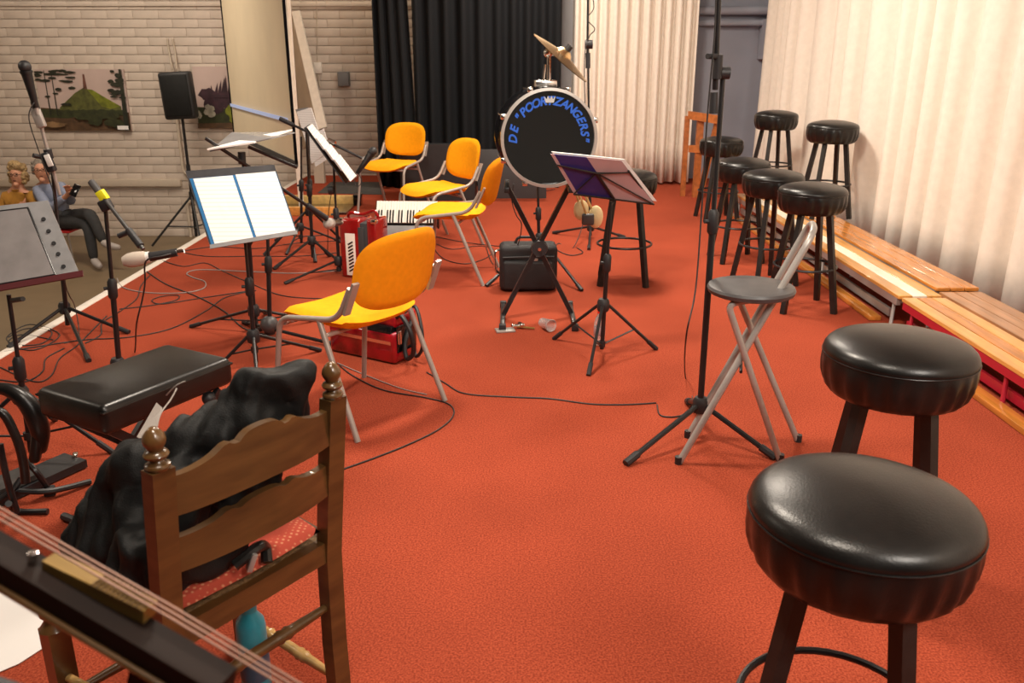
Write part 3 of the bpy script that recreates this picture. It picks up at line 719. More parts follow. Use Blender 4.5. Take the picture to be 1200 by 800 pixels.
# high stand before the white curtain
c = V((.675, 7.30, 0))
m6 = mic_stand('tall black microphone stand rising in front of the back cream curtain', c, [G(649, 274)[:2], G(690, 293)[:2], G(731, 279)[:2]], .10, PY(689, 55, 7.3), mid=.45)
pw(m6, 'boom_arm', MB().tube([PY(688, 78, 7.28), PY(690, -60, 7.2)], .009, 8), 'blackmetal')
pw(m6, 'boom_clamp', MB().lathe([(.0001, -.03), (.035, -.03), (.035, .03), (.0001, .03)], PY(690, 52, 7.28), (1, 0, 0), 14), 'blackplastic')
pw(m6, 'grip', MB().tube([PY(689, 62, 7.27), PY(689, 80, 7.27)], .02, 8), 'blackplastic')
cable('black cable wound down the tall stand by the back curtain', [PY(690, -20, 7.2), PY(696, 8, 7.2), PY(688, 22, 7.2), PY(697, 34, 7.2), PY(690, 44, 7.22), PY(685, 70, 7.2), PY(686, 150, 7.22), PY(687, 240, 7.25), G(672, 290, .004), G(655, 285, .004), G(652, 292, .004), G(668, 299, .004), G(683, 296, .004), G(676, 290, .004)], .004, group=None)

# ------------------------------------------------------------------ bass drum on X stand
DC = PY(638, 159, 4.95); DR = .262; DY = R_(7)
dax = V((math.sin(DY), -math.cos(DY), 0))         # towards the viewer
du, dv = V((math.cos(DY), math.sin(DY), 0)), V((0, 0, 1))
t = thing('bass_drum', 'black bass drum with blue arched lettering on its glossy head', 'drum', tuple(DC-V((0, 0, DR))))
HD = .16
pw(t, 'shell', MB().lathe([(DR-.016, -HD), (DR-.012, -HD), (DR-.012, HD), (DR-.016, HD)], DC, dax, 64, ring=True), 'black')
for s_ in (-1, 1):
    hp = pw(t, 'hoop', MB().lathe([(DR-.012, s_*HD-.022), (DR+.002, s_*HD-.022), (DR+.004, s_*HD+.016), (DR-.012, s_*HD+.018), (DR-.014, s_*HD)], DC, dax, 72, ring=True), 'silver' if s_ > 0 else 'black', label='chrome hoop' if s_ > 0 else None)
pw(t, 'drumhead', MB().lathe([(.0001, HD-.004), (DR-.011, HD-.004), (DR-.011, HD+.006), (DR-.02, HD+.002), (.0001, HD+.002)], DC, dax, 72), 'drumhead', label='glossy black head')
for k, a in enumerate([112, 68, 155, 20, 205, -28, 242, -62]):
    a = R_(a); rd = du*math.cos(a)+dv*math.sin(a)
    p = DC + rd*(DR+.012) + dax*(HD-.02)
    cg = pw(t, 'claw_hook', MB().box(p, (.03, .055, .03), Matrix((du, V((0, 1, 0)), dv)).transposed(), bev=.006), 'chrome')
    pw(cg, 'tension_rod', MB().tube([p+dax*.03, p-dax*.26], .004, 6), 'chrome')
# letters around the arc
txt = list('DE"POORTZANGERS"'); degs = [181, 166, 148, 137, 125, 113, 101, 90, 78, 66, 54, 42, 30, 19, 8, -1]
dg = bpy.context.evaluated_depsgraph_get()
def glyph(ch, size, shear=.25):
    cu = bpy.data.curves.new('g', 'FONT'); cu.body = ch; cu.size = size; cu.shear = shear; cu.align_x = 'CENTER'; cu.extrude = .0006; cu.offset = .0022; cu.resolution_u = 3
    o = bpy.data.objects.new('g', cu); C.objects.link(o); bpy.context.view_layer.update()
    me = bpy.data.meshes.new_from_object(o.evaluated_get(bpy.context.evaluated_depsgraph_get()))
    vs_ = [v.co.copy() for v in me.vertices]; fs = [tuple(p.vertices) for p in me.polygons]
    bpy.data.objects.remove(o); bpy.data.curves.remove(cu); bpy.data.meshes.remove(me); return vs_, fs
for ch, dgr in zip(txt, degs):
    vs_, fs = glyph(ch, .062); a = R_(dgr); rd = du*math.cos(a)+dv*math.sin(a); tg = du*math.sin(a)-dv*math.cos(a)
    o_ = DC + rd*.178 + dax*(HD+.0035)
    pw(t, 'letter', MB().add([o_ + tg*v.x + rd*v.y + dax*v.z for v in vs_], fs), 'blueink')
cr = MB(); cp = [(-.022, 0), (.022, 0), (.032, .034), (.017, .018), (.010, .036), (0, .019), (-.010, .036), (-.017, .018), (-.032, .034)]
cr.prism(cp, DC+dv*.188+dax*(HD+.005), du, dv, -.001)
pw(t, 'crown_emblem', cr, 'greyink', label='small grey crown')
tp = DC + dv*(DR+.0)
pw(t, 'bracket_plate', MB().box(tp+V((-.0, 0, .018)), (.12, .10, .04), (0, 0, DY), bev=.006), 'chrome', label='chrome mounting plate')
bt = MB().tube([tp+V((.02, 0, .03)), tp+V((.02, 0, .17))], .012, 10).tube([tp+V((-.01, 0, .03)), tp+V((-.0, 0, .12))], .006, 8)
bt.ball(tp+V((.015, 0, .18)), .026)
pw(t, 'mount_post', bt, 'chrome')
CY = PY(661, 63, 4.97); jx = tp+V((.015, 0, .18))
p0, p1 = PY(629, 37, 4.97), PY(691, 93, 4.97); cyd = (p1-p0).normalized(); cax = cyd.cross(V((0, 1, 0))).normalized()
if cax.z < 0: cax = -cax
cax = (cax + V((0, -.10, 0))).normalized()
ty = thing('cymbal', 'tilted bronze cymbal mounted above the bass drum', 'cymbal', CY)
rC = (p1-p0).length/2
pw(ty, 'disc', MB().lathe([(rC, -.028), (rC*.6, -.012), (.05, 0), (.042, .012), (.028, .024), (.0001, .028), (.0001, .025), (.027, .021), (.040, .009), (.05, -.003), (rC*.6, -.015), (rC, -.031)], CY, cax, 48), 'brass')
pw(ty, 'wing_nut', MB().tube([CY+cax*.02, CY+cax*.055], .018, 10), 'blackplastic')
pw(ty, 'tilter_arm', MB().tube([jx, lerp(jx, CY, .7)-cax*.02, CY+cax*.01], .007, 8), 'chrome')

def xstand():
    Y0 = 4.95; t = thing('keyboard_stand', 'black X shaped stand carrying the bass drum', 'stand', (DC.x-.01, Y0, 0))
    fl, fr_ = V((-.055, Y0, .02)), V((.362, Y0, .02))
    ul, ur = PY(594, 205, Y0), PY(667, 222, Y0); ul.z = ur.z = min(ul.z, ur.z)+.02
    pw(t, 'cross_bar', MB().bar(fl, ur, .026, .045, up=(0, 1, 0)), 'blackmetal')
    pw(t, 'cross_bar', MB().bar(fr_+V((0, .03, 0)), ul+V((0, .03, 0)), .026, .045, up=(0, 1, 0)), 'blackmetal')
    for p in (fl, fr_):
        fb = pw(t, 'foot_bar', MB().span((p.x-.014, Y0-.24, .003), (p.x+.014, Y0+.24, .034), bev=.004), 'blackmetal')
        for s_ in (-1, 1): pw(fb, 'end_cap', MB().span((p.x-.02, Y0+s_*.24-.02, 0), (p.x+.02, Y0+s_*.24+.02, .04), bev=.005), 'blackplastic')
    for p in (ul, ur): pw(t, 'top_bar', MB().span((p.x-.014, Y0-.17, p.z-.015), (p.x+.014, Y0+.17, p.z+.015), bev=.004), 'blackmetal')
    m_ = PY(632, 290, Y0)
    pw(t, 'pivot', MB().lathe([(.0001, -.03), (.045, -.03), (.05, 0), (.045, .03), (.0001, .03)], m_+V((0, -.01, 0)), (0, 1, 0), 20), 'blackplastic')
    pw(t, 'pivot_bolt', MB().lathe([(.0001, 0), (.01, 0), (.01, .012), (.0001, .012)], m_+V((0, -.055, 0)), (0, 1, 0), 10), 'chrome')
xstand()
# beaters hanging under the folder
hk = 5.05
for (x, y, w_, h_, mt, lb) in ((681, 246, .045, .062, 'felt', 'cream fluffy drum beater hanging on the left under the drum'), (698, 254, .045, .068, 'felt', 'cream fluffy drum beater hanging on the right under the drum'), (689, 257, .036, .036, 'greyseat', 'dark square headed drum beater hanging between the two cream ones')):
    p = PY(x, y, hk + (.03 if mt == 'felt' else -.05)); tb = thing('drum_beater', lb, 'beater', tuple(p), group='beaters hanging under the drum')
    if mt == 'felt': pw(tb, 'head', MB().ball(p, 1, (w_, .03, h_)), mt)
    else: pw(tb, 'head', MB().box(p, (.072, .04, .068), bev=.012, seg=3), mt)
    pw(tb, 'handle', MB().tube([p, V((DC.x+.16+(x-689)*.0015, p.y-.02, DC.z-DR*.78))], .007, 8), 'lightwood')
# clutter at the stand foot
def crumple(name, label, c, r, mt='plasticclear', cat='litter'):
    mb = MB().ball(c, r, (1, .8, 1), 14)
    rr = random.Random(5)
    for v in mb.v: d = (v-V(c)); v += d*noise.noise(v*38)*.35
    return solo(name, mb, mt, label, cat, tuple(c), ang=25)
cup = thing('plastic_cup', 'clear plastic cup lying on the carpet between the stands', 'cup', (.20, 4.72, 0))
pw(cup, 'wall', MB().lathe([(.026, -.05), (.034, .045), (.036, .047), (.032, .044), (.024, -.047), (.0001, -.047), (.0001, -.05)], (.20, 4.72, .037), (.5, -.85, .05), 24), 'plasticclear')
pw(cup, 'rim', MB().lathe([(.033, .043), (.037, .045), (.033, .048)], (.20, 4.72, .037), (.5, -.85, .05), 24, ring=True), 'plasticclear')
bo = thing('plastic_bottle', 'clear plastic water bottle with red cap behind the music stand leg', 'bottle', (.478, 4.47, 0))
bp = (.478, 4.47, 0)
pw(bo, 'body', MB().lathe([(.0001, 0), (.026, .001), (.031, .008), (.031, .03), (.028, .036), (.031, .042), (.031, .07), (.028, .076), (.031, .082), (.031, .12), (.022, .15), (.013, .165), (.012, .18), (.0001, .18)], bp, n=24), 'plasticclear')
pw(bo, 'label', MB().lathe([(.0315, .055), (.032, .056), (.032, .10), (.0315, .101)], bp, n=24, ring=True), 'pinkpaper', label='pale pink label')
pw(bo, 'cap', MB().lathe([(.0001, .178), (.0145, .178), (.0145, .195), (.0001, .195)], bp, n=16), 'redcap', label='red cap')
kb = thing('metal_clamp', 'small shiny metal foot clamp beside the X stand leg', 'clamp', (-.03, 4.72, 0))
pw(kb, 'plate', MB().box((-.04, 4.70, .006), (.11, .07, .010), (0, 0, .2), bev=.002), 'silver')
pw(kb, 'wing_screw', MB().tube([(.0, 4.73, .02), (.07, 4.76, .02)], .010, 8).box((.05, 4.755, .022), (.02, .06, .02), (0, 0, .3), bev=.004), 'chrome')
pw(kb, 'rod', MB().tube([(.03, 4.74, .015), (.13, 4.72, .01)], .006, 8), 'gold')

# ------------------------------------------------------------------ shoulder bag
g = G(619, 343); t = thing('shoulder_bag', 'black nylon shoulder bag standing under the X stand', 'bag', (g.x, g.y+.13, 0))
cx, cyy = g.x, g.y+.13
pw(t, 'body', MB().box((cx, cyy, .155), (.385, .20, .31), (0, 0, .03), bev=.035, seg=4), 'bagcloth')
pw(t, 'front_pocket', MB().box((cx, cyy-.105, .115), (.34, .05, .20), (0, 0, .03), bev=.022, seg=3), 'bagcloth')
pw(t, 'zip', MB().tube([(cx-.17, cyy-.112, .235), (cx, cyy-.118, .242), (cx+.17, cyy-.105, .24)], .005, 6), 'strapgrey')
pw(t, 'name_plate', MB().box((cx+.045, cyy-.112, .222), (.035, .006, .016)), 'silver', label='small metal plate')
pw(t, 'handle', MB().tube(bend([(cx-.09, cyy, .30), (cx-.07, cyy, .35), (cx+.05, cyy, .35), (cx+.07, cyy, .30)], .03), .009, 8), 'blackplastic')
pw(t, 'carry_bar', MB().tube(bend([(cx-.17, cyy, .27), (cx-.225, cyy-.02, .26), (cx-.225, cyy-.03, .12), (cx-.17, cyy, .10)], .03), .008, 8), 'chrome', label='chrome side bar')

# ------------------------------------------------------------------ accordions
def accordion_piano():
    c = V((-.80, 6.52, 0)); t = thing('accordion', 'black piano accordion with white keys standing behind the nearest orange chair', 'accordion', tuple(c), R_(-3))
    part(t, 'treble_box', MB().box((-.03, -.03, .095), (.40, .20, .19), bev=.012, seg=3), 'black')
    part(t, 'bellows', MB().box((-.02, .11, .20), (.40, .08, .36), bev=.01), 'black')
    part(t, 'grille', MB().box((0, -.085, .235), (.46, .09, .02), (R_(62), 0, 0), bev=.006), 'desk', label='grey grille with switches')
    for i in range(10):
        if i != 4: part(t, 'register_switch', MB().box((-.19+.042*i, -.137, .188), (.034, .016, .022), bev=.003), 'ivory' if i % 3 else 'strapgrey')
    a_ = R_(58)
    part(t, 'keyboard', MB().box((0, .0, .350), (.485, .20, .03), (a_, 0, 0), bev=.004), 'black')
    e = Euler((a_, 0, 0)).to_matrix(); o_ = V((0, .0, .350))
    me_w = MB().box((0, 0, 0), (.0208, .175, .012), bev=.0015, seg=1).mesh('white_key', 'ivory')
    me_b = MB().box((0, 0, 0), (.011, .10, .012), bev=.0015, seg=1).mesh('black_key', 'black')
    for i in range(21):
        x = (i-10)*.0222; k = link('white_key', me_w, t, o_ + e @ V((x, .010, .020))); k.rotation_euler = (a_, 0, 0)
        if i < 20 and i % 7 not in (2, 6):
            k = link('black_key', me_b, t, o_ + e @ V((x+.0111, -.028, .029))); k.rotation_euler = (a_, 0, 0)
    for i, ch in enumerate('CORDOVOX'):
        vs_, fs = glyph(ch, .060, 0)
        part(t, 'letter', MB().add([V((v.x-.13+.042*i, -.1315-v.z, .132+v.y)) for v in vs_], fs), 'greyink')
    part(t, 'side_cap', MB().span((-.255, -.11, .0), (-.24, .12, .30), bev=.005), 'black')
    part(t, 'side_cap', MB().span((.235, -.05, .25), (.25, .12, .43), bev=.005), 'black')
accordion_piano()
def accordion_red():
    c = V((-1.045, 6.02, 0)); t = thing('accordion', 'red accordion standing upright beside the black one with white keys', 'accordion', tuple(c), R_(-16))
    part(t, 'bass_box', MB().box((-.065, 0, .21), (.16, .21, .42), bev=.018, seg=3), 'redlac')
    part(t, 'bellows', MB().box((.035, 0, .20), (.06, .19, .39), bev=.008), 'strapgrey')
    part(t, 'treble_box', MB().box((.10, 0, .21), (.07, .21, .42), bev=.015, seg=3), 'redlac')
    pn = part(t, 'grille_panel', MB().box((-.062, -.108, .17), (.075, .006, .30), bev=.002), 'ivory', label='ivory panel with black slots')
    sl = MB()
    for k in range(9): sl.box((-.060, -.112, .06+.024*k), (.042, .004, .011), (0, R_(-30), 0))
    part(pn, 'slots', sl, 'black')
    part(t, 'strap', MB().tube(spline([(-.12, 0, .42), (-.09, -.02, .45), (-.02, .03, .435), (.06, .04, .46), (.10, .02, .425)], 6), .011, 8), 'redlac')
    part(t, 'hand_strap', MB().box((.02, -.10, .2), (.045, .012, .33), bev=.004), 'strapgrey')
    for x in (-.13, .12): part(t, 'corner_plate', MB().box((x, -.09, .41), (.04, .05, .03), bev=.008), 'chrome')
accordion_red()
def accordion_lying():
    p0, p1 = G(392, 412), G(488, 433); d = (p1-p0); yw = math.atan2(d.y, d.x); c = (p0+p1)/2; c += V((-.02, .12, 0))
    t = thing('accordion', 'red pearl accordion lying under the nearest orange chair', 'accordion', tuple(c), yw)
    part(t, 'body', MB().box((0, .0, .085), (.44, .20, .165), bev=.02, seg=4), 'redpearl')
    part(t, 'bellows', MB().box((0, .0, .10), (.40, .19, .20), bev=.01), 'black')
    part(t, 'upper_box', MB().box((0, .02, .22), (.42, .19, .07), bev=.02, seg=3), 'redpearl')
    part(t, 'trim_band', MB().box((.0, -.103, .115), (.40, .004, .018)), 'chrome')
    part(t, 'end_plate', MB().box((.222, 0, .13), (.006, .16, .14), bev=.002), 'black')
    part(t, 'shoulder_strap', MB().tube(spline([(.20, -.05, .24), (.25, -.07, .26), (.31, -.08, .19), (.31, -.06, .08), (.26, -.05, .03), (.235, -.03, .10), (.23, .05, .22)], 8), .012, 8), 'blackplastic')
    part(t, 'shoulder_strap', MB().tube(spline([(.20, .02, .25), (.27, .02, .29), (.335, -.02, .20), (.335, -.02, .09), (.28, .0, .03), (.23, .05, .06)], 8), .009, 8), 'blackplastic')
    part(t, 'buckle', MB().box((.245, -.085, .15), (.012, .02, .07), bev=.003), 'chrome')
    part(t, 'air_button', MB().ball((-.15, -.02, .262), .016), 'chrome')
accordion_lying()

# ------------------------------------------------------------------ padded keyboard bench
def padded_bench():
    z = .50; P = [G(57, 450, z), G(202, 402, z), G(262, 422, z), G(108, 484, z)]
    c = sum(P, V())/4; dx = ((P[1]-P[0])+(P[2]-P[3]))/2; L = dx.length; W = .30; yw = math.atan2(dx.y, dx.x)
    t = thing('keyboard_bench', 'black padded keyboard bench with X legs, behind the wooden chair', 'bench', (c.x, c.y, 0), yw)
    part(t, 'cushion', MB().box((0, 0, z-.045), (L+.02, W+.03, .10), bev=.025, seg=4), 'leather')
    for zz_ in (z-.018,): part(t, 'piping', MB().tube([(s1*(L/2+.006), s2*(W/2+.012), zz_) for s1, s2 in ((-1, -1), (1, -1), (1, 1), (-1, 1))], .004, 6, True), 'leather')
    for s_ in (-1, 1):
        x = s_*.05
        part(t, 'leg_frame', MB().bar((-.20*s_, -.10+x, z-.10), (.22*s_, -.10+x, .02), .03, .02, up=(0, 1, 0)).bar((-.20*s_, .12+x*.5, z-.10), (.22*s_, .12+x*.5, .02), .03, .02, up=(0, 1, 0)), 'blackmetal')
        part(t, 'foot_tube', MB().tube([(.22*s_, -.22, .015), (.22*s_, .20, .015)], .014, 8), 'blackplastic')
    part(t, 'pivot', MB().lathe([(.0001, -.02), (.05, -.02), (.05, .02), (.0001, .02)], (0, -.16, .21), (0, 1, 0), 16), 'blackplastic')
    part(t, 'under_knob', MB().ball((.16, -.14, z-.12), .025), 'blackplastic')
padded_bench()

# ------------------------------------------------------------------ wooden ladder back chair
def ladder_chair():
    pL, pR = V((-.612, 1.34, .83)), V((-.374, 1.666, .83)); u = (pR-pL); u.z = 0; Wd = u.length; u.normalize(); f = V((-u.y, u.x, 0))
    base = (pL+pR)/2; base.z = 0
    t = thing('ladder_back_chair', 'brown wooden ladder back chair with red dotted seat cushion in the foreground', 'chair', tuple(base))
    def W(a, b, z): return base + u*a + f*b + V((0, 0, z))
    for s_ in (-1, 1):
        a = s_*Wd/2
        # curved rear post: lean
        post = [(0, .05), (.2, .055), (.44, .05), (.6, .03), (.83, 0.0)]
        mb = MB(); vs_ = []; w_ = .022
        for z, b in post:
            for i, j in ((-1, -1), (1, -1), (1, 1), (-1, 1)): vs_.append(W(a, b, z) + u*w_*i + f*w_*.8*j)
        fs = [(3, 2, 1, 0)] + [(k*4+i, k*4+(i+1) % 4, k*4+4+(i+1) % 4, k*4+4+i) for k in range(4) for i in range(4)] + [(16, 17, 18, 19)]
        mb.add(vs_, fs)
        po = pw(t, 'rear_post', mb, 'oak')
        pw(po, 'finial', MB().lathe([(.0001, 0), (.019, 0), (.022, .006), (.021, .010), (.013, .015), (.012, .018), (.020, .023), (.022, .028), (.019, .033), (.013, .036), (.014, .040), (.0185, .047), (.020, .054), (.0185, .063), (.012, .072), (.007, .077), (.0001, .078)], W(a, 0, .83), n=20), 'oakedge')
    # slats with scrolled top and curved lower edge, bowed backwards
    def slat(z0, z1, rise, name='back_slat'):
        n = 36; th = .018
        def top(x): 
            q = abs(x); return z1 + rise*(.5+.5*math.cos(PI*min(1, q*1.08)))*.9 + (rise*.22*math.exp(-((q-.30)/.07)**2)*-1) + .006*math.exp(-((q-.42)/.1)**2)
        def bot(x): return z0 + rise*.12*(.5+.5*math.cos(PI*x))
        vs_ = []
        for i in range(n+1):
            x = -1+2*i/n; bw = -.028*(1-x*x); zm = (z0+z1)/2; b0_ = .05*(1-(zm-.44)/.39)
            for dz, db in ((top(x), th/2), (top(x), -th/2), (bot(x), -th/2), (bot(x), th/2)):
                vs_.append(W(x*(Wd/2-.015), b0_+bw+db, dz))
        fs = [(k*4+i, k*4+(i+1) % 4, k*4+4+(i+1) % 4, k*4+4+i) for k in range(n) for i in range(4)] + [(0, 1, 2, 3), (n*4+3, n*4+2, n*4+1, n*4)]
        pw(t, name, MB().add(vs_, fs), 'oak', ang=30)
    slat(.728, .806, .048)
    slat(.605, .676, .028)
    # seat
    FW, FD = Wd/2+.035, .455
    rails = [((-Wd/2, .05), (Wd/2, .05)), ((-FW, FD), (FW, FD)), ((-Wd/2, .05), (-FW, FD)), ((Wd/2, .05), (FW, FD))]
    for a, b in rails: pw(t, 'seat_rail', MB().bar(W(*a, .452), W(*b, .452), .026, .050, up=(0, 0, 1)), 'oak')
    def seat(u_, v_):
        b = .04+(FD-.04)*v_; hw = (Wd/2)+(.035)*v_; a = (u_*2-1)*hw
        return W(a, b, .476+.008*math.sin(u_*PI)*math.sin(v_*PI))
    mb = MB().grid(seat, 12, 12); mb.add([seat(0, 0)-V((0, 0, .03)), seat(1, 0)-V((0, 0, .03)), seat(1, 1)-V((0, 0, .03)), seat(0, 1)-V((0, 0, .03))], [(0, 1, 2, 3)])
    pw(t, 'rush_seat', mb, 'rush')
    def cush(top):
        def fn(u_, v_):
            x = u_*2-1; y = v_*2-1; e = max(0, 1-max(abs(x), abs(y))**4)**.5
            b = .205+.165*y*(1-.06*x*x); a = x*(Wd/2-.012+.02*v_)*(1-.05*y*y)
            return W(a, b, .504+(.020*e if top else -.020*e))
        return fn
    pw(t, 'seat_cushion', MB().grid(cush(True), 18, 18).grid(cush(False), 18, 18), 'cushion', label='red cushion with pale dots', ang=180)
    for s_ in (-1, 1):
        a = s_*FW
        prof = [(.0001, 0), (.019, 0), (.021, .25)]
        lg = MB().bar(W(a, FD, .325), W(a, FD, 0), .046, .046, up=f)
        lg.lathe([(.0001, .325), (.030, .325), (.018, .342), (.016, .35), (.024, .36), (.024, .368), (.015, .376), (.022, .384), (.026, .40), (.027, .46), (.0001, .465)], W(a, FD, 0), n=20)
        pw(t, 'front_leg', lg, 'oakedge')
    # turned stretchers
    def turned(p, q, name, mt):
        p, q = V(p), V(q); L = (q-p).length; pr = []
        for i in range(41):
            x = i/40; r = .0085+.005*math.sin(PI*x)
            for cpos in (.30, .36, .62, .68): r += .004*math.exp(-((x-cpos)/.012)**2)
            pr.append((r, x*L))
        pw(t, name, MB().lathe([(.0001, 0)]+pr+[(.0001, L)], p, (q-p), 14), mt)
    turned(W(FW, FD, .07), W(Wd/2, .055, .09), 'turned_stretcher', 'lightwood')
    turned(W(-FW, FD, .20), W(-Wd/2, .055, .20), 'turned_stretcher', 'lightwood')
    turned(W(-FW, FD, .14), W(FW, FD, .14), 'turned_stretcher', 'oakedge')
    turned(W(-Wd/2, .055, .3), W(Wd/2, .055, .3), 'turned_stretcher', 'oakedge')
    return W, Wd, u, f, base
W, Wd, uu, ff, cb = ladder_chair()

# coat over the chair: remeshed cloth lump
def remesh(mb, voxel, disp=None, smooth=0, post=3):
    me = bpy.data.meshes.new('tmp'); me.from_pydata([v for v in mb.v], [], mb.f)
    o = bpy.data.objects.new('tmp', me); C.objects.link(o)
    m = o.modifiers.new('r', 'REMESH'); m.mode = 'VOXEL'; m.voxel_size = voxel
    if smooth: s_ = o.modifiers.new('s', 'SMOOTH'); s_.iterations = smooth; s_.factor = .5
    bpy.context.view_layer.update()
    r = bpy.data.meshes.new_from_object(o.evaluated_get(bpy.context.evaluated_depsgraph_get()))
    out = MB(); vs_ = [v.co.copy() for v in r.vertices]; ns = [v.normal.copy() for v in r.vertices]
    if disp: vs_ = [v + n*disp(v, n) for v, n in zip(vs_, ns)]
    out.add(vs_, [tuple(p.vertices) for p in r.polygons])
    nb = [set() for _ in vs_]
    for f in out.f:
        for i in range(len(f)): nb[f[i]].add(f[i-1]); nb[f[i-1]].add(f[i])
    for _ in range(post): out.v = [p*.5 + sum((out.v[j] for j in nb[i]), V())*(.5/max(1, len(nb[i]))) for i, p in enumerate(out.v)]
    bpy.data.objects.remove(o); bpy.data.meshes.remove(me); bpy.data.meshes.remove(r); return out
def coat():
    mb = MB()
    def hull(a, b, ra, rb, flat=(1, 1, 1), n=8):
        for i in range(n+1):
            k = i/n; p = lerp(a, b, k); r = ra+(rb-ra)*k; mb.ball(p, r, flat, 8)
    fl = (1, 1, 1)
    # ridge hooked at the right post, sweeping along and down to the left front corner of the seat
    hull(W(Wd/2-.045, .045, .885), W(Wd/2-.14, .07, .880), .034, .042)
    hull(W(Wd/2-.05, .05, .87), W(Wd/2-.055, .08, .70), .036, .030)
    hull(W(Wd/2-.12, .07, .87), W(.0, .12, .79), .045, .055)
    hull(W(Wd/2-.12, .07, .82), W(Wd/2-.11, .09, .60), .045, .022)
    hull(W(.06, .09, .80), W(-.02, .11, .56), .05, .045)
    hull(W(.0, .12, .79), W(-.12, .22, .74), .055, .055)
    hull(W(-.12, .22, .74), W(-.205, .32, .56), .055, .045)
    hull(W(-.02, .14, .72), W(-.12, .2, .56), .07, .06)
    hull(W(-.10, .10, .72), W(-.17, .12, .55), .055, .055)
    hull(W(-.15, .2, .66), W(-.215, .28, .53), .055, .045)
    hull(W(-.07, .24, .62), W(-.15, .34, .56), .055, .04)
    hull(W(-.19, .13, .62), W(-.245, .18, .45), .045, .03)
    hull(W(-.17, .10, .58), W(-.06, .085, .545), .045, .03)
    dd = V((.35, .5, -.8)).normalized(); e1 = dd.cross(V((0, 0, 1))).normalized()
    def disp(v, n):
        w_ = noise.noise(v*5)*.03
        q = V(((v.dot(e1)+w_)*24, v.dot(dd)*4, v.dot(e1.cross(dd))*9))
        a = noise.noise(q); c2 = noise.noise(q*2.3+V((5, 3, 1))); b = noise.noise(v*60)
        return .016*(1-abs(a)*3.0) + .005*(1-abs(c2)*2.6) + .0008*b - .008
    o = remesh(mb, .006, disp, 14)
    t = thing('coat', 'black coat draped over the wooden chair and its seat', 'coat', tuple(W(0, .15, .5)))
    pw(t, 'cloth', o, 'blackcloth', ang=180)
    sl = MB(); pts = [W(Wd/2-.16, .03, .74), W(Wd/2-.22, .015, .80), W(Wd/2-.24, .04, .82)]
    cord = spline([PY(195, 463, 1.62), PY(206, 452, 1.6), PY(218, 447, 1.6), PY(210, 462, 1.58), PY(190, 490, 1.5)], 6)
    pw(t, 'drawstring', MB().tube(cord[:len(cord)//2], .0014, 6).tube(spline([PY(183, 505, 1.36), PY(188, 485, 1.40), PY(200, 468, 1.5), PY(207, 455, 1.55)], 5), .0014, 6), 'mesh_grey', label='pale drawstring')
    pw(t, 'strap', MB().tube(spline([W(-.05, .04, .54), W(.0, .03, .56), W(.03, .045, .54), W(.02, .03, .515)], 6), .012, 8), 'leather')
    pw(t, 'buckle', MB().box(W(-.02, .025, .54), (.012, .02, .04), (0, .4, .5), bev=.003), 'silver')
coat()
solo('paper_sheet', MB().quadslab([G(0, 690, .002), G(38, 690, .002)+V((0, 0, 0)), G(84, 738, .002), G(22, 778, .002)], .002).quadslab([G(-60, 720, .002), G(0, 690, .002), G(22, 778, .002), G(-30, 800, .002)], .002), 'sheet', 'white printed sheet lying on the carpet at the lower left', 'paper', tuple(G(30, 730, 0)))
solo('paper_card', MB().quadslab([PY(183, 472, 1.98), PY(190, 478, 1.98), PY(176, 520, 1.9), PY(160, 512, 1.9)], .003), 'mesh_grey', 'narrow grey white card poking up behind the black coat', 'card', tuple(PY(178, 495, 1.92)))

# teal bottle
bw = V((-.478, 1.40, 0)); bp = (-.635, 1.76, 0)
bo = thing('water_bottle', 'teal drinking bottle standing on the carpet behind the wooden chair', 'bottle', bp)
pw(bo, 'body', MB().lathe([(.0001, 0), (.033, 0), (.036, .006), (.036, .19), (.033, .21), (.020, .23), (.017, .24), (.0001, .24)], bp, n=28), 'teal')
pw(bo, 'band', MB().lathe([(.0362, .05), (.0368, .052), (.0368, .12), (.0362, .122)], bp, n=28, ring=True), 'tealdark', label='darker printed band')
pw(bo, 'cap', MB().lathe([(.0001, .238), (.019, .238), (.020, .26), (.014, .267), (.0001, .267)], bp, n=20), 'teal')
pw(bo, 'carry_loop', MB().tube(bend([(bp[0]-.014, bp[1], .26), (bp[0]-.012, bp[1], .29), (bp[0]+.014, bp[1], .29), (bp[0]+.016, bp[1], .26)], .012), .004, 6), 'teal')

